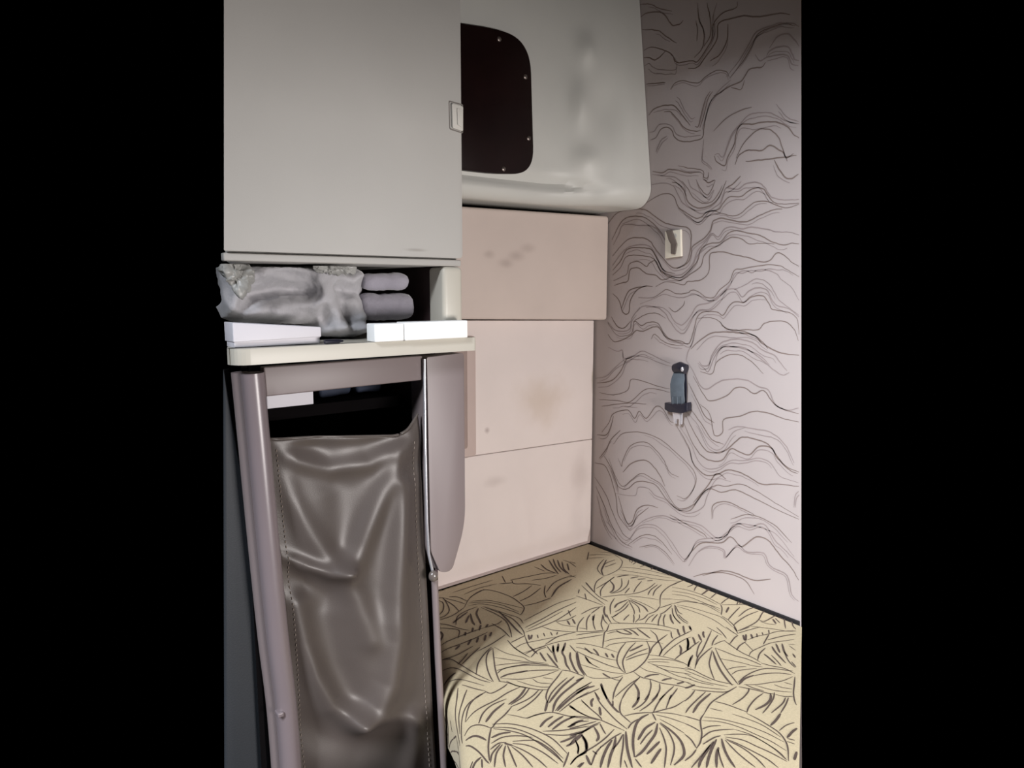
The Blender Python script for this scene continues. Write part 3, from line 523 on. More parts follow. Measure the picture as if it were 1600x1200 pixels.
# ------------------------------------------------------------------ padded side wall
def pad(name, pts, xb, xf, mt_, label, bev=0.008, bulge=0.0):
    """a cushion panel: outline on plane xf, gridded front so that it can bulge softly"""
    P = [Vector(p) for p in pts]                                   # order: top-left, top-right, bottom-right, bottom-left
    lo_z = min(p.z for p in P)
    bm = slab(P, 0, xb, xf, bev, 4)
    if bulge:                                                      # soft upright folds where the padding is pressed by the mattress
        bmesh.ops.triangulate(bm, faces=[f for f in bm.faces if len(f.verts) > 4])
        for it in range(7):
            long_e = [e for e in bm.edges if e.calc_length() > 0.014]
            if not long_e: break
            bmesh.ops.subdivide_edges(bm, edges=long_e, cuts=1, use_grid_fill=False)
            bmesh.ops.triangulate(bm, faces=[f for f in bm.faces if len(f.verts) > 3])
        for v in bm.verts:
            if v.co.x > xf - 0.002:
                w_ = sst(0.93, 0.70, v.co.z) * sst(0.0, -0.03, v.co.y)
                u_ = v.co.y + 0.12 * (v.co.z - 0.7)
                v.co.x += bulge * w_ * (math.sin(u_ * 40) + 0.3 * math.sin(u_ * 71 + 1.0)) * sst(0.585, 0.68, v.co.z) - bulge * w_
                v.co.x -= 0.012 * sst(0.66, 0.595, v.co.z)
    o = obj(name, bm, mt_)
    if label: tag(o, label, 'wall panel', 'padded panels of the side wall')
    return o
XU = 0.05
pu = [ox(690, 320, XU), Vector((0, -0.004, oy(951, 338).z)), Vector((0, -0.004, oy(953, 500).z)), ox(690, 499, XU)]
pad('padded_panel', pu, -0.035, XU, M['pad'], 'upper beige padded wall panel with dark scuffs, below the moulded overhead locker')
pm = [Vector((0, -0.62, pu[3].z - 0.0025)), Vector((0, -0.006, pu[2].z - 0.0025)), Vector((0, -0.006, ox(925, 686, 0).z)), ox(742, 712, 0.0), ox(690, 722, 0.0)]
pad('padded_panel', pm, -0.038, 0.0, M['padlow'], 'middle pale padded wall panel with a tan stain, above the sloping seam', 0.003)
pl = [ox(690, 722.5, 0), ox(742, 712.5, 0), Vector((0, -0.006, ox(925, 686.5, 0).z)), Vector((0, -0.006, 0.6015)), Vector((0, -0.70, 0.6015)), Vector((0, -0.70, ox(690, 722.5, 0).z))]
pad('padded_panel', pl, -0.038, 0.0, M['padlow'], 'lowest pale padded wall panel, between the sloping seam and the mattress', 0.003, 0.0042)

# flush hatch in the middle panel, half hidden behind the narrow cabinet
hz = thing('access_hatch', 'narrow mauve hatch frame in the padded wall behind the shelf end', 'hatch', ox(735, 715, 0.0))
fr = rounded([ox(690, 525, 0.004), ox(743, 525, 0.004), ox(744, 711, 0.004), ox(690, 721, 0.004)], [0, 0.01, 0.006, 0])
obj('hatch_frame', slab(fr, 0, -0.002, 0.004, 0.0015, 2), M['hatchframe'], hz)
fr = rounded([ox(690, 541, 0.0075), ox(730, 541, 0.0075), ox(731, 701, 0.0075), ox(690, 704, 0.0075)], [0, 0.006, 0.008, 0])
obj('hatch_door', slab(fr, 0, 0.003, 0.0075, 0.0015, 2), M['hatchin'], hz)

# ------------------------------------------------------------------ overhead moulded locker
Y_L, Y_R = -0.70, -0.0015
ZB = 1.556
def face_x(y, z):
    wall_x = 0.192 - 0.113 * (z - 1.62)
    base = 0.085 + 0.012 * sst(1.95, 1.6, z)
    k = sst(-0.30, -0.05, y)
    x = base * (1 - k) + wall_x * k
    # soft moulded swellings right of the hatch
    for (yy, zz, sy, sz, amp) in ((-0.175, 1.93, 0.022, 0.035, 0.015), (-0.195, 1.80, 0.02, 0.05, 0.016), (-0.185, 1.665, 0.03, 0.03, 0.014),
                                  (-0.12, 1.80, 0.035, 0.07, -0.012), (-0.10, 1.66, 0.05, 0.05, 0.003)):
        x += amp * math.exp(-((y - yy) / sy) ** 2 - ((z - zz) / sz) ** 2)
    # shallow crease above the bottom lip
    crease = 1.608 - 0.02 * sst(-0.25, -0.1, y)
    x -= 0.014 * math.exp(-((z - crease) / 0.014) ** 2) * (1 - sst(-0.20, -0.09, y))
    return x
bm = bmesh.new(); rows = []
ny = 90
ys = [Y_L + (Y_R - Y_L) * (i / ny) for i in range(ny + 1)]
zs = [1.62 + (2.28 - 1.62) * i / 70 for i in range(71)]
prof_rows = []
for i, y in enumerate(ys):
    col = []
    # rounding at the corner where the housing meets the rear wall
    zb = ZB + 0.004 * sst(-0.6, 0, y)
    rr = 0.03 + 0.02 * sst(-0.25, -0.02, y)
    zc = zb + rr; xf = face_x(y, zc)
    col.append(Vector((-0.03, y, zb)))
    for k in range(0, 9):
        th = math.pi / 2 * k / 8
        col.append(Vector((xf - rr + rr * math.sin(th), y, zc - rr * math.cos(th))))
    for k in range(1, 71):
        z = zc + (2.28 - zc) * k / 70
        col.append(Vector((face_x(y, z), y, z)))
    col.append(Vector((-0.03, y, 2.28)))
    prof_rows.append([bm.verts.new(p) for p in col])
for i in range(ny):
    for k in range(len(prof_rows[0]) - 1):
        bm.faces.new([prof_rows[i][k], prof_rows[i + 1][k], prof_rows[i + 1][k + 1], prof_rows[i][k + 1]])
for i in range(ny): bm.faces.new([prof_rows[i][0], prof_rows[i][-1], prof_rows[i + 1][-1], prof_rows[i + 1][0]])
bm.faces.new(prof_rows[0]); bm.faces.new(list(reversed(prof_rows[-1])))
bmesh.ops.recalc_face_normals(bm, faces=bm.faces)
ol = thing('overhead_locker', 'moulded grey overhead locker with a black hatch, in the corner against the patterned wall', 'overhead locker', (0.0, -0.35, ZB))
obj('housing', bm, M['bin'], ol)
XH = 0.098
hp = [ox(640, 25, XH), ox(772, 45, XH), ox(828, 62, XH), ox(834, 272, XH), ox(770, 271, XH), ox(640, 256, XH)]
hp = rounded(hp, [0.03, 0.03, 0.075, 0.062, 0.03, 0.03], 10)
ht = obj('hatch', slab(hp, 0, 0.07, XH + 0.001, 0.002, 2), M['hatch'], ol)
ht['label'] = 'black brown hatch panel with rounded corners'
for (px, py) in ((780, 61), (821, 120), (826, 216), (787, 264)):
    c = ox(px, py, XH + 0.001)
    b = bmesh.new(); bmesh.ops.create_uvsphere(b, u_segments=14, v_segments=8, radius=0.0058)
    for v in b.verts: v.co = Vector((v.co.x * 0.45 + c.x, v.co.y + c.y, v.co.z + c.z))
    b = box_bm((c.x + 0.002, c.y - 0.0036, c.z - 0.0006), (c.x + 0.0030, c.y + 0.0036, c.z + 0.0006), 0, bm=b)
    obj('screw', b, M['screw'], ht)

# ------------------------------------------------------------------ cabinet, upper locker
XC = 0.40
Y1 = -0.742                                       # end of the cabinets nearest the bunk
lk = thing('upper_locker', 'large pale grey wall locker with a flat door, at top left above the open shelf', 'locker', (0.2, -0.95, 1.384))
yl0 = ox(350, 400, XC).y; yl1 = ox(350, -10, XC).y
zl = ox(722, 411, XC).z
zt = 2.02
def yleft(z): return yl0 + (yl1 - yl0) * (z - 1.39) / (ox(350, -10, XC).z - 1.39)
carc = [(0, yleft(zl - 0.004), zl - 0.006), (0, Y1, zl - 0.006), (0, Y1, zt), (0, yleft(zt), zt)]
b = slab(carc, 0, -0.03, XC - 0.016, 0.003)
taper(b, yl0); obj('carcass', b, M['locker'], lk)
dr = [(0, yleft(zl), zl + 0.008), (0, Y1 + 0.001, zl + 0.008), (0, Y1 + 0.001, zt), (0, yleft(zt), zt)]
dr = rounded(dr, [0.002, 0.008, 0.002, 0.002], 5)
b = slab(dr, 0, XC - 0.014, XC, 0.004, 4)
taper(b, yl0); door = obj('locker_door', b, M['locker'], lk)
obj('bottom_rail', slab([(0, yleft(zl), zl - 0.006), (0, Y1, zl - 0.006), (0, Y1, zl + 0.0055), (0, yleft(zl), zl + 0.0055)], 0, XC - 0.016, XC - 0.003, 0.002), M['locker'], lk)
# latch at the door's edge
lt = rounded([ox(701, 157, XC), ox(723, 163, XC), ox(723, 209, XC), ox(702, 202, XC)], 0.003, 4)
def ring(pts, g, x0, x1):
    b = bmesh.new(); c = sum((Vector(p) for p in pts), Vector()) / len(pts)
    A = []; 
    for p in pts:
        p = Vector(p); q = p + (c - p).normalized() * g
        A.append([b.verts.new((x0, p.y, p.z)), b.verts.new((x1, p.y, p.z)), b.verts.new((x1, q.y, q.z)), b.verts.new((x0, q.y, q.z))])
    n = len(A)
    for i in range(n):
        for k in range(4): b.faces.new([A[i][k], A[(i + 1) % n][k], A[(i + 1) % n][(k + 1) % 4], A[i][(k + 1) % 4]])
    bmesh.ops.recalc_face_normals(b, faces=b.faces)
    return b
la = obj('door_latch', slab(rounded([ox(704, 162, XC), ox(721.5, 167, XC), ox(721.5, 206, XC), ox(705, 200, XC)], 0.003, 4), 0, XC - 0.004, XC + 0.0045, 0.0015, 3), M['latch'], door)
obj('latch_surround', ring(lt, 0.0022, XC - 0.002, XC + 0.0008), M['groove'], door)
obj('latch_button', slab(rounded([ox(711, 170, XC), ox(719, 172, XC), ox(719, 200, XC), ox(712, 196, XC)], 0.002, 4), 0, XC, XC + 0.0065, 0.0012, 3), M['latch'], door)

# ------------------------------------------------------------------ open shelf unit
XS = 0.425
sh = thing('open_shelf', 'cream plastic open shelf with rounded front corner, between the grey locker and the brown cabinet', 'shelf', (0.2, -0.95, 1.24))
zs_t = ox(720, 528, XS).z; zs_b = ox(720, 549, XS).z
yl = ox(352, 560, XS).y
shp = rounded([(-0.03, yl + 0.16, 0), (XS - 0.03, yl + 0.012, 0), (XS, yl + 0.012, 0), (XS, Y1 + 0.012, 0), (-0.03, Y1 + 0.012, 0)], [0.0, 0.01, 0.03, 0.006, 0], 8)
obj('shelf_board', slab(shp, 2, zs_b, zs_t, 0.006, 4), M['cream'], sh)
ez = zl - 0.0065
obj('end_post', slab([(0, ox(693, 440, XC).y, zs_t - 0.002), (0, Y1 + 0.002, zs_t - 0.002), (0, Y1 + 0.002, ez), (0, ox(693, 440, XC).y, ez)], 0, XC - 0.05, XC, 0.008, 4), M['cream'], sh)
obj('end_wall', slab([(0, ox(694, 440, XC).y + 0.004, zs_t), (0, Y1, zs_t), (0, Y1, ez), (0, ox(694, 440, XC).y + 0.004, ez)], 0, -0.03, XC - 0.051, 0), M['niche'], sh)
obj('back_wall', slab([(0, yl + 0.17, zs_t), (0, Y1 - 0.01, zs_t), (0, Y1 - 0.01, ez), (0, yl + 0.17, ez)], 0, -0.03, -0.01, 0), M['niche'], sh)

# things on the shelf
def z_on(px, py, X): return ox(px, py, X)
# grey fleece blanket: several folds remeshed into one soft mass
def soft(name, bm, mat_, label, cat, voxel=0.0045, disp=0.004, fs=0.02, group=None):
    o = obj(name, bm, mat_)
    r = o.modifiers.new('remesh', 'REMESH'); r.mode = 'VOXEL'; r.voxel_size = voxel; r.use_smooth_shade = True
    s = o.modifiers.new('smooth', 'SMOOTH'); s.iterations = 3
    tx = bpy.data.textures.new(name, 'CLOUDS'); tx.noise_scale = fs; tx.noise_depth = 3
    d = o.modifiers.new('nap', 'DISPLACE'); d.texture = tx; d.strength = disp; d.texture_coords = 'LOCAL'
    tag(o, label, cat, group)
    return o
zt_ = zs_t + 0.004
def seg_d(p, a, b):
    ab = b - a; t = np.clip(((p - a) @ ab) / max(1e-9, ab @ ab), 0, 1); return np.linalg.norm(p - a - ab * t), t
def ridge(p, pl, w, amp):
    best = 1e9
    for i in range(len(pl) - 1):
        d, _ = seg_d(p, np.array(pl[i], float), np.array(pl[i + 1], float)); best = min(best, d)
    return amp * math.exp(-(best / w) ** 2)
FOLD = [([(362, 480), (376, 440), (415, 420), (455, 416), (492, 428), (504, 452)], 13, 0.026),
        ([(384, 496), (405, 484), (440, 478), (492, 476)], 15, 0.026), ([(398, 462), (440, 452), (486, 454)], 9, -0.020),
        ([(505, 436), (512, 470), (532, 512)], 19, 0.030), ([(552, 470), (566, 500), (572, 520)], 15, 0.022),
        ([(520, 430), (550, 438), (574, 422)], 10, 0.024), ([(505, 448), (540, 455), (582, 462)], 5, -0.010),
        ([(430, 490), (470, 500)], 8, 0.012), ([(534, 480), (545, 510)], 6, -0.012), ([(500, 478), (512, 505)], 6, -0.014),
        ([(410, 432), (470, 440)], 7, 0.010), ([(520, 412), (560, 416)], 7, 0.012), ([(540, 500), (580, 492)], 5, 0.006)]
def b_top(px): return np.interp(px, [350, 365, 420, 500, 555, 570, 578, 584], [409, 405, 404, 405, 408, 416, 426, 455])
def b_bot(px): return np.interp(px, [350, 360, 380, 440, 498, 506, 560, 578, 584], [478, 498, 505, 507, 508, 527, 529, 522, 505])
bm = bmesh.new(); G = []
NX, NY = 110, 60
for j in range(NY + 1):
    row = []
    for i in range(NX + 1):
        px = 350.5 + 233 * i / NX; py = b_top(px) + (b_bot(px) - b_top(px)) * j / NY
        p = np.array([px, py]); e = min(1.0, 7 * min(j / NY, 1 - j / NY, 2.2 * (1 - i / NX) + 0.0))
        x = 0.285 + 0.035 * math.sqrt(max(0, e)) + sum(ridge(p, *f_) for f_ in FOLD) * (0.3 + 0.7 * e)
        if py > 500 and px > 502: x += 0.02 * sst(500, 520, py)
        cap = 0.358 if px < 506 or py < 470 else 0.392
        x = min(x, cap) - 0.004 * max(0, x - cap)
        c_ = ox(px, py, 0.335)
        row.append(bm.verts.new((x, c_.y, min(max(c_.z, zt_ - 0.002), ez - 0.005))))
    G.append(row)
BK = [[bm.verts.new((0.23, G[j][i].co.y + 0.03 * (1 - i / NX), G[j][i].co.z)) for i in range(NX + 1)] for j in (0, NY)]
for j in range(NY):
    for i in range(NX): bm.faces.new([G[j][i], G[j + 1][i], G[j + 1][i + 1], G[j][i + 1]])
for i in range(NX):
    bm.faces.new([BK[0][i], G[0][i], G[0][i + 1], BK[0][i + 1]]); bm.faces.new([G[NY][i], BK[1][i], BK[1][i + 1], G[NY][i + 1]])
    bm.faces.new([BK[1][i], BK[0][i], BK[0][i + 1], BK[1][i + 1]])
bm.faces.new([G[j][0] for j in range(NY + 1)] + [BK[1][0], BK[0][0]]); bm.faces.new([G[j][NX] for j in range(NY, -1, -1)] + [BK[0][NX], BK[1][NX]])
bmesh.ops.recalc_face_normals(bm, faces=bm.faces)
soft('fleece_blanket', bm, M['fleece'], 'crumpled grey fleece blanket filling the left of the open shelf', 'blanket', 0.0032, 0.0035, 0.012)
def roll(px0, px1, py, r, X, seed, label):
    a = ox(px0, py, X); b = ox(px1, py, X)
    n = 16; P = []; RR = []
    for i in range(n + 1):
        t = i / n
        P.append(a.lerp(b, t)); RR.append(r * (0.72 + 0.28 * min(1, 8 * min(t, 1 - t) ** 0.8)))
    bb = tube(P, RR, 24)
    for v in bb.verts: v.co += Vector((0, 0, 1)) * 0.002 * noise.noise(v.co * 30 + Vector((seed, 0, 0)))
    o = soft('rolled_towel', bb, M['towel'], label, 'towel', 0.0035, 0.004, 0.014, 'rolled towels on the shelf')
    return o
r1 = 0.0205
zc1 = zt_ + r1
# rolls lie across the shelf behind the white box
pr = ox(612, 480, 0.315)
roll(560, 640, 479, 0.0235, 0.315, 1, 'lilac grey rolled towel lying on the shelf, lower of the two rolls')
roll(566, 634, 440, 0.0150, 0.315, 2, 'thinner lilac grey rolled towel resting on top of the lower roll')
bb = blob(ox(527, 417, 0.372), (0.012, 0.036, 0.011), 5, 0.010, 60, 3)
for v in bb.verts: v.co.z = min(v.co.z, ez - 0.003)
o = obj('plastic_bag', bb, M['foil'], angle=25); tag(o, 'crinkled pale plastic bag on top of the blanket near the shelf middle', 'bag', 'plastic bags on the shelf')
bb = blob(ox(373, 428, 0.375), (0.012, 0.019, 0.024), 5, 0.012, 55, 5)
for v in bb.verts: v.co.z = min(v.co.z, ez - 0.003)
o = obj('plastic_bag', bb, M['foil'], angle=25); tag(o, 'crinkled dull plastic bag at the far left end of the open shelf', 'bag', 'plastic bags on the shelf')

# white box left, slightly open lid
XB = 0.405
g = thing('flat_carton', 'flat white carton with a slanted lid at the left end of the shelf', 'carton', (0.36, ox(430, 530, XB).y, zs_t))
q = [ox(362, 507, XB), ox(502, 511, XB), ox(502, 528, XB), ox(366, 531, XB)]
zlow = zs_t + 0.0005
yA, yB = ox(364, 520, XB).y, ox(502, 520, XB).y
obj('carton_body', slab([(0, yA + 0.002, zlow), (0, yB - 0.001, zlow), (0, yB - 0.001, zlow + 0.012), (0, yA + 0.002, zlow + 0.012)], 0, 0.368, XB - 0.003, 0.001, 2), M['box'], g)
zA, zB2 = ox(364, 504, XB).z, ox(502, 511, XB).z
obj('carton_lid', slab([(0, yA, zlow + 0.008), (0, yB, zlow + 0.0105), (0, yB, zB2), (0, yA, zA)], 0, 0.366, XB, 0.0015, 3), M['box'], g)
# white box right with a joint
XW = 0.432
g = thing('long_carton', 'bright white long carton overhanging the bunk end of the shelf', 'carton', (0.40, ox(655, 520, XW).y, zs_t))
def wb(p0, p1, z0, z1, X0, X1, name, dz=0):
    y0, y1 = ox(p0, 515, XW).y, ox(p1, 515, XW).y
    return obj(name, slab([(0, y0, z0), (0, y1, z0 + dz), (0, y1, z1 + dz), (0, y0, z1)], 0, X0, X1, 0.0018, 3), M['white'], g)
zW0 = zs_t + 0.0005; zW1 = ox(655, 503, XW).z
wb(586, 631.6, zW0, zW1 - 0.001, 0.403, XW - 0.001, 'carton_sleeve')
wb(633, 731, zW0, zW1, 0.403, XW, 'carton_body')
# pen lying between the cartons
pa = ox(507, 535, 0.418); pb = ox(536, 530, 0.418)
pa.z = pb.z = zs_t + 0.0042
bb = tube([pa, pa.lerp(pb, 0.75), pa.lerp(pb, 0.78), pb], [0.0035, 0.0035, 0.003, 0.0012], 12)
o = obj('pen', bb, M['buckle']); tag(o, 'short dark pen lying on the shelf edge between the two white cartons', 'pen')

# ------------------------------------------------------------------ narrow lower cabinet
XL = 0.40
lc = thing('narrow_cabinet', 'narrow mauve brown cabinet with a sagging leatherette front, below the cream shelf', 'cabinet', (0.2, -0.92, 0.3))
ztop = zs_b - 0.0015
def at(px, py, X=XL): return ox(px, py, X)
# left post: round tube, leaning slightly
pts = [at(396, 583), at(407, 700), at(421, 850), at(436, 1000), at(450, 1120), at(462, 1290)]
def zfix(v, z): v = v.copy(); v.z = z; return v
pp = smooth_line([(p.y, p.z) for p in pts], 6)
P3 = [Vector((XL - 0.005, q[0], min(q[1], ztop - 0.001))) for q in pp]
P3.append(Vector((XL - 0.005, P3[-1].y + 0.015, 0.001)))
b = tube(P3, [0.0165] * len(P3), 24)
obj('post', b, M['post'], lc)
b = tube([p + Vector((-0.02, -0.012, 0)) for p in P3], [0.012] * len(P3), 16)
obj('post_backing', b, M['frame'], lc)
# small catch on the post
c = at(436, 1112)
obj('post_clip', box_bm((XL - 0.004, c.y - 0.006, c.z - 0.004), (XL + 0.012, c.y + 0.004, c.z + 0.004), 0.002), M['post'], lc)
# top rail
tr = [at(413, 574), at(661, 556), at(661, 594), at(417, 620)]
obj('top_rail', slab(tr, 0, XL - 0.02, XL - 0.002, 0.002), M['frame'], lc)
# side panel with rounded foot
sp = [at(666, 558), at(723, 550), at(725, 700), at(726, 815), at(716, 868), at(700, 889), at(684, 890), at(672, 862), at(667, 800)]
sp = [at(665, 558), at(723, 551), at(725, 818), at(704, 893), at(686, 893), at(671, 860)]
sp = rounded(sp, [0.003, 0.007, 0.036, 0.016, 0.006, 0.008], 8)
obj('side_panel', slab(sp, 0, XL - 0.05, XL + 0.004, 0.004, 3), M['frame'], lc)
# bright edging strip
b = tube([at(663, 561, XL + 0.004), at(664.5, 700, XL + 0.004), at(667, 815, XL + 0.004), at(670, 866, XL + 0.004), at(676, 893, XL + 0.004)], 0.0026, 10)
obj('edging_strip', b, M['chrome'], lc)
# lower right rail, hinge pin
b = tube([at(679, 905, XL - 0.004), at(684, 1020, XL - 0.004), at(690, 1130, XL - 0.004), at(698, 1290, XL - 0.004)], 0.0062, 14)
obj('lower_rail', b, M['frame'], lc)
obj('kick_base', box_bm((0.06, at(478, 1290).y, 0.001), (XL - 0.004, at(690, 1290).y, at(560, 1280).z), 0.004), M['frame'], lc)
c = at(677, 900, XL + 0.008)
obj('hinge_pin', blob(c, (0.008, 0.0085, 0.0105), 3), M['hook'], lc)
# dark lining
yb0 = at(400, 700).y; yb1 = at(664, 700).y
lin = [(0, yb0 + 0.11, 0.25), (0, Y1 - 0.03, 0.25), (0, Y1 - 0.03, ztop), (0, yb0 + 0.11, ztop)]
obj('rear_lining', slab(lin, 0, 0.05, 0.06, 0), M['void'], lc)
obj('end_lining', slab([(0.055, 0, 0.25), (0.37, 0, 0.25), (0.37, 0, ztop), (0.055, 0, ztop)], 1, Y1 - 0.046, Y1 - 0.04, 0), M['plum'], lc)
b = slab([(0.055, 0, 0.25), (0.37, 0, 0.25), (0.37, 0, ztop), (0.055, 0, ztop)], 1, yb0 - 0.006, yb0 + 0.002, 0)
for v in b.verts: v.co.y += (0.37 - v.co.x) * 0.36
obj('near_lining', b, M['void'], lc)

# leatherette cover with swags
def seg_d(p, a, b):
    ab = b - a; t = np.clip(((p - a) @ ab) / max(1e-9, ab @ ab), 0, 1); return np.linalg.norm(p - a - ab * t), t
def ridge(p, pl, w, amp):
    best = 1e9
    for i in range(len(pl) - 1):
        d, _ = seg_d(p, np.array(pl[i], float), np.array(pl[i + 1], float)); best = min(best, d)
    return amp * math.exp(-(best / w) ** 2)
RID = [([(430, 700), (470, 722), (520, 735), (580, 725), (640, 690), (656, 668)], 11, 0.007),
       ([(430, 690), (560, 684), (640, 672)], 7, 0.004),
       ([(437, 730), (455, 780), (490, 840), (520, 880)], 14, 0.006),
       ([(655, 690), (625, 720), (600, 770), (575, 830), (560, 870), (545, 892)], 13, 0.010),
       ([(440, 873), (475, 885), (515, 897), (545, 892)], 8, 0.010),
       ([(532, 900), (560, 940), (580, 1000)], 14, 0.006),
       ([(636, 760), (628, 850), (622, 930), (622, 1000), (610, 1070), (590, 1110), (560, 1128)], 15, 0.014),
       ([(462, 950), (475, 1010), (495, 1060), (520, 1105), (560, 1128)], 13, 0.009),
       ([(600, 980), (590, 1040), (580, 1080)], 22, 0.004),
       ([(560, 1130), (620, 1120), (656, 1126)], 10, 0.006),
       ([(656, 1126), (650, 1170), (640, 1220)], 12, 0.007),
       ([(500, 700), (540, 770), (545, 850)], 22, -0.006),
       ([(460, 910), (520, 930)], 16, -0.007),
       ([(510, 960), (530, 1040), (555, 1090)], 20, -0.008),
       ([(480, 1140), (560, 1170), (620, 1160)], 22, -0.007)]
NU, NV = 56, 150
def edge_l(v): return np.interp(v, [0, .03, .35, .6, .82, 1], [419, 422, 444, 457, 466, 478])
def edge_r(v): return np.interp(v, [0, .03, .3, .5, .75, 1], [659, 661, 669, 676, 683, 694])
def top_y(u): return 688 - 6 * math.sin(u * math.pi * 0.6) - 34 * max(0, (u - 0.80) / 0.20) ** 2.2
bm = bmesh.new(); G = []
for j in range(NV + 1):
    v = j / NV; row = []
    for i in range(NU + 1):
        u = i / NU
        px = edge_l(v) + (edge_r(v) - edge_l(v)) * u
        py = top_y(u) + (1290 - top_y(u)) * v
        p = np.array([px, py]); d = 0
        for pl_, w_, a_ in RID:
            d += ridge(p, pl_, w_ * 1.35, a_ * 1.45)
        side = min(1, 6 * min(u, 1 - u)); d *= 0.25 + 0.75 * side
        sag = 0.012 * math.sin(math.pi * u) * (0.4 + 0.6 * v)
        w3 = at(px, py)
        row.append(bm.verts.new((XL - 0.014 + d * 0.9 + sag, w3.y, w3.z)))
    G.append(row)
for j in range(NV):
    for i in range(NU):
        f = bm.faces.new([G[j][i], G[j + 1][i], G[j + 1][i + 1], G[j][i + 1]])
        if i < 3 or i >= NU - 3: f.material_index = 1
bmesh.ops.recalc_face_normals(bm, faces=bm.faces)
seamL = [G[j][3].co.copy() for j in range(4, NV + 1)]; seamR = [G[j][NU - 3].co.copy() for j in range(6, NV + 1)]
topE = [G[0][i].co.copy() for i in range(NU + 1)]; topS = [G[3][i].co.copy() for i in range(1, NU - 1)]
cv = obj('cover', bm, [M['leather'], M['seam']], lc, smooth=True, angle=180)
so = cv.modifiers.new('thickness', 'SOLIDIFY'); so.thickness = 0.0022; so.offset = -1
cv['label'] = 'sagging grey brown leatherette cover'
obj('cover_hem', tube(topE, 0.0022, 8), M['seam'], cv)
for s_ in (seamL, seamR):
    b = None
    for k in range(0, len(s_) - 1, 2):
        a0 = s_[k] + Vector((0.0012, 0, 0)); a1 = s_[k].lerp(s_[k + 1], 0.9) + Vector((0.0012, 0, 0))
        b = tube([a0, a1], 0.0007, 5, b)
    obj('stitching', b, M['thread'], cv)

# things inside the narrow cabinet
fz = 1.115
c0 = ox(418, 640, 0.30); c1 = ox(491, 640, 0.30)
ins = thing('shelf_insert', 'dark inner tray in the brown cabinet behind the sagging cover', 'tray', (0.2, -0.92, 1.05))
zin = ox(450, 634, 0.30).z - 0.002
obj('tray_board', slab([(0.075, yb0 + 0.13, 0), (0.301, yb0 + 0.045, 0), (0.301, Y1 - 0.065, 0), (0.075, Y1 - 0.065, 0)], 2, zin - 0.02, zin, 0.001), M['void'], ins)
o = obj('small_carton', slab([(0, c0.y, zin), (0, c1.y, zin), (0, c1.y, zin + 0.03), (0, c0.y, zin + 0.03)], 0, 0.262, 0.299, 0.0015), M['box'])
tag(o, 'small white carton inside the brown cabinet, at the left of its opening', 'carton')
def pouch(p0, p1, X, h, mt_, label, seed):
    a = ox(p0, 630, X); b_ = ox(p1, 630, X)
    bb = box_bm((X - 0.05, a.y, zin + 0.002), (X, b_.y, zin + h), 0.008, 4)
    bmesh.ops.subdivide_edges(bb, edges=bb.edges, cuts=3, use_grid_fill=True)
    for v in bb.verts:
        q = v.co * 28 + Vector((seed, seed * 2, 0))
        v.co += Vector((noise.noise(q), 0.3 * noise.noise(q + Vector((9, 0, 0))), 0.4 * noise.noise(q + Vector((0, 9, 0))))) * 0.008
        v.co.z = max(v.co.z, zin + 0.0008)
    o = obj('cloth_pouch', bb, mt_); tag(o, label, 'pouch', 'pouches in the brown cabinet')
pouch(500, 552, 0.25, 0.07, M['navy'], 'dark navy cloth pouch inside the brown cabinet, beside the small white carton', 2)
pouch(556, 600, 0.25, 0.07, M['navy'], 'bluish cloth pouch in the middle of the brown cabinet opening', 5)

# ------------------------------------------------------------------ fittings on the rear wall
hk = thing('coat_hook', 'brown grey coat hook on a cream plate, high on the patterned wall', 'hook', oy(1054, 402))
pp = [oy(1042, 362), oy(1066.5, 358.5), oy(1067.5, 400.5), oy(1042, 404)]
obj('mounting_plate', slab(pp, 1, -0.008, -0.0006, 0.0015, 3), M['plate'], hk)
c = oy(1057, 369)
b = tube([Vector((c.x + 0.001, -0.0082, c.z)), Vector((c.x + 0.001, -0.0090, c.z))], 0.0065, 20)
obj('screw_cap', b, M['latch'], hk)
# blade: leaves the plate at its foot and leans outwards and up
def blade(path, name, par, m_, thick=0.004, bev=0.0012):
    b = bmesh.new(); rows = []
    for (p, hw) in path:
        p = Vector(p)
        rows.append((p, hw))
    n = len(rows)
    V = []
    for i, (p, hw) in enumerate(rows):
        t = (rows[min(i + 1, n - 1)][0] - rows[max(0, i - 1)][0]).normalized()
        s = Vector((1, 0, 0)) - t * t.x; s.normalize(); nn = t.cross(s).normalized()
        V.append([b.verts.new(p + s * a * hw + nn * c_ * thick / 2) for a, c_ in ((-1, -1), (1, -1), (1, 1), (-1, 1))])
    for i in range(n - 1):
        for k in range(4): b.faces.new([V[i][k], V[i][(k + 1) % 4], V[i + 1][(k + 1) % 4], V[i + 1][k]])
    b.faces.new(list(reversed(V[0]))); b.faces.new(V[-1])
    bmesh.ops.recalc_face_normals(b, faces=b.faces)
    bevel(b, bev, 2)
    return obj(name, b, m_, par)
blade([(oy(1052, 397, -0.010), 0.0062), (oy(1053, 381, -0.014), 0.0085), (oy(1050, 374, -0.020), 0.0095), (oy(1045.5, 360, -0.036), 0.0085)], 'hook_blade', hk, M['hook'], 0.006)

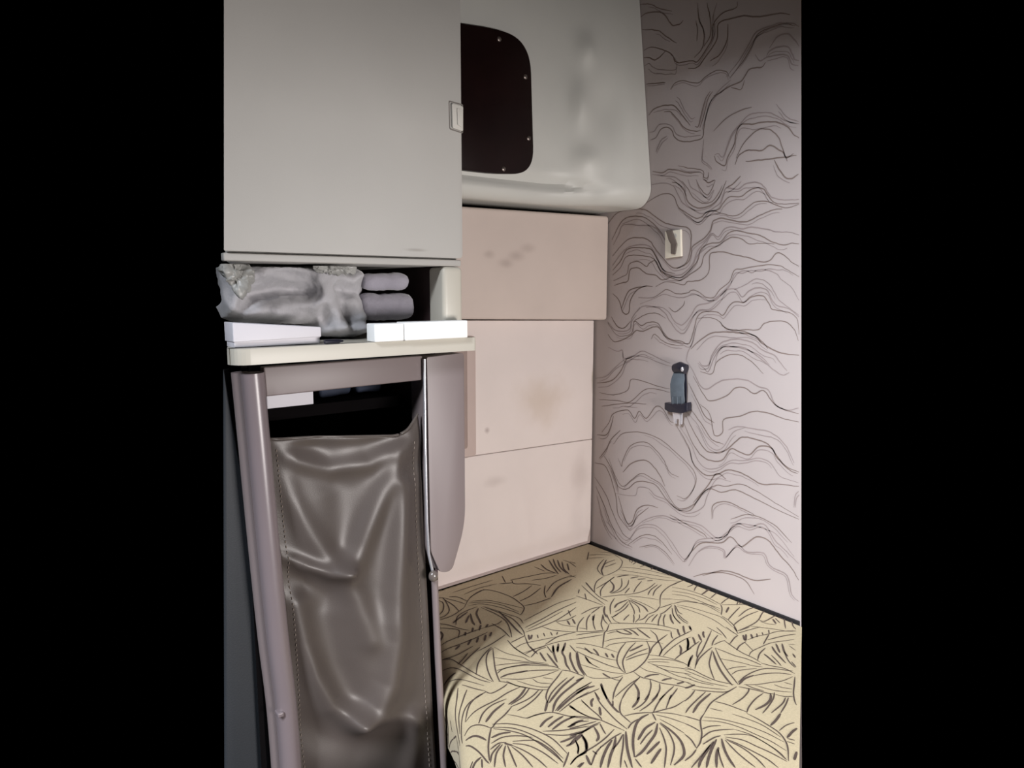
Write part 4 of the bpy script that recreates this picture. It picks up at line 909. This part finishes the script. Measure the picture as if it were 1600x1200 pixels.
# seat-belt end hanging from a wall anchor
sb = thing('belt_end', 'slate grey seat belt end with chrome tongue hanging on the patterned wall', 'seat belt', oy(1060, 664))
c = oy(1063, 577, -0.012)
b = tube([oy(1055, 576, -0.013), oy(1063, 574, -0.015), oy(1072, 577, -0.013)], [0.0125, 0.0145, 0.0125], 16)
obj('anchor_mount', b, M['buckle'], sb)
c = oy(1066, 577, -0.028)
obj('anchor_bolt', blob(c, (0.004, 0.003, 0.0065), 3), M['steel'], sb)
blade([(oy(1062, 580, -0.016), 0.014), (oy(1060, 590, -0.016), 0.0195), (oy(1058, 600, -0.021), 0.021), (oy(1058.5, 618, -0.023), 0.021), (oy(1060, 634, -0.019), 0.021)], 'webbing', sb, M['webbing'], 0.004)
blade([(oy(1066, 582, -0.008), 0.012), (oy(1065, 605, -0.009), 0.0165), (oy(1064, 634, -0.008), 0.0165)], 'rear_webbing', sb, M['buckle'], 0.003)
b = None
for px in (1051, 1058, 1065):
    b = tube([oy(px, 620, -0.0255), oy(px + 0.6, 633, -0.0225)], 0.0014, 8, b)
o_ = obj('webbing_ribs', b, M['webbing'], sb)
tc_ = rounded([oy(1043, 628, -0.012), oy(1049, 630, -0.012), oy(1072, 630, -0.012), oy(1078, 628, -0.012), oy(1078, 642, -0.012), oy(1070, 645, -0.012), oy(1050, 643, -0.012), oy(1043, 639, -0.012)], 0.003, 4)
obj('tongue_cover', slab(tc_, 1, -0.024, -0.006, 0.003, 3), M['buckle'], sb)
tg = [oy(1052, 643, -0.012), oy(1067, 644, -0.012), oy(1066, 663, -0.012), oy(1062, 663, -0.012), oy(1062, 655, -0.012), oy(1058, 655, -0.012), oy(1058, 662, -0.012), oy(1054, 661, -0.012)]
obj('tongue', slab(tg, 1, -0.0165, -0.0105, 0.001, 2), M['steel'], sb)

# ------------------------------------------------------------------ light
wd = bpy.data.worlds.new('World'); sc.world = wd; wd.use_nodes = True
wd.node_tree.nodes['Background'].inputs[0].default_value = (0, 0, 0, 1)
def area(name, loc, aim, sx, sy, power, col=(1, 1, 1)):
    l = bpy.data.lights.new(name, 'AREA'); l.shape = 'RECTANGLE'; l.size = sx; l.size_y = sy; l.energy = power; l.color = col
    o = bpy.data.objects.new(name, l); C.objects.link(o); o.location = loc
    o.rotation_euler = (Vector(aim) - Vector(loc)).to_track_quat('-Z', 'Y').to_euler()
    return o
area('key_daylight', (0.4 + 0.365 * 5.2, -0.70 - 0.92 * 5.2, 0.62 + 0.9 * 5.2), (0.4, -0.5, 0.7), 0.9, 2.6, 800, (0.89, 0.935, 1.0))  # key light set along the cabinet's shadow, through the made-up roof opening
area('side_window_daylight', (2.3, -0.55, 0.90), (0.0, -0.45, 1.0), 0.7, 0.5, 36, (1.0, 0.94, 0.91))
sc.view_settings.view_transform = 'Standard'; sc.view_settings.look = 'None'
sc.view_settings.gamma = 1.0; sc.view_settings.use_curve_mapping = False
sc.view_settings.exposure = 0.08
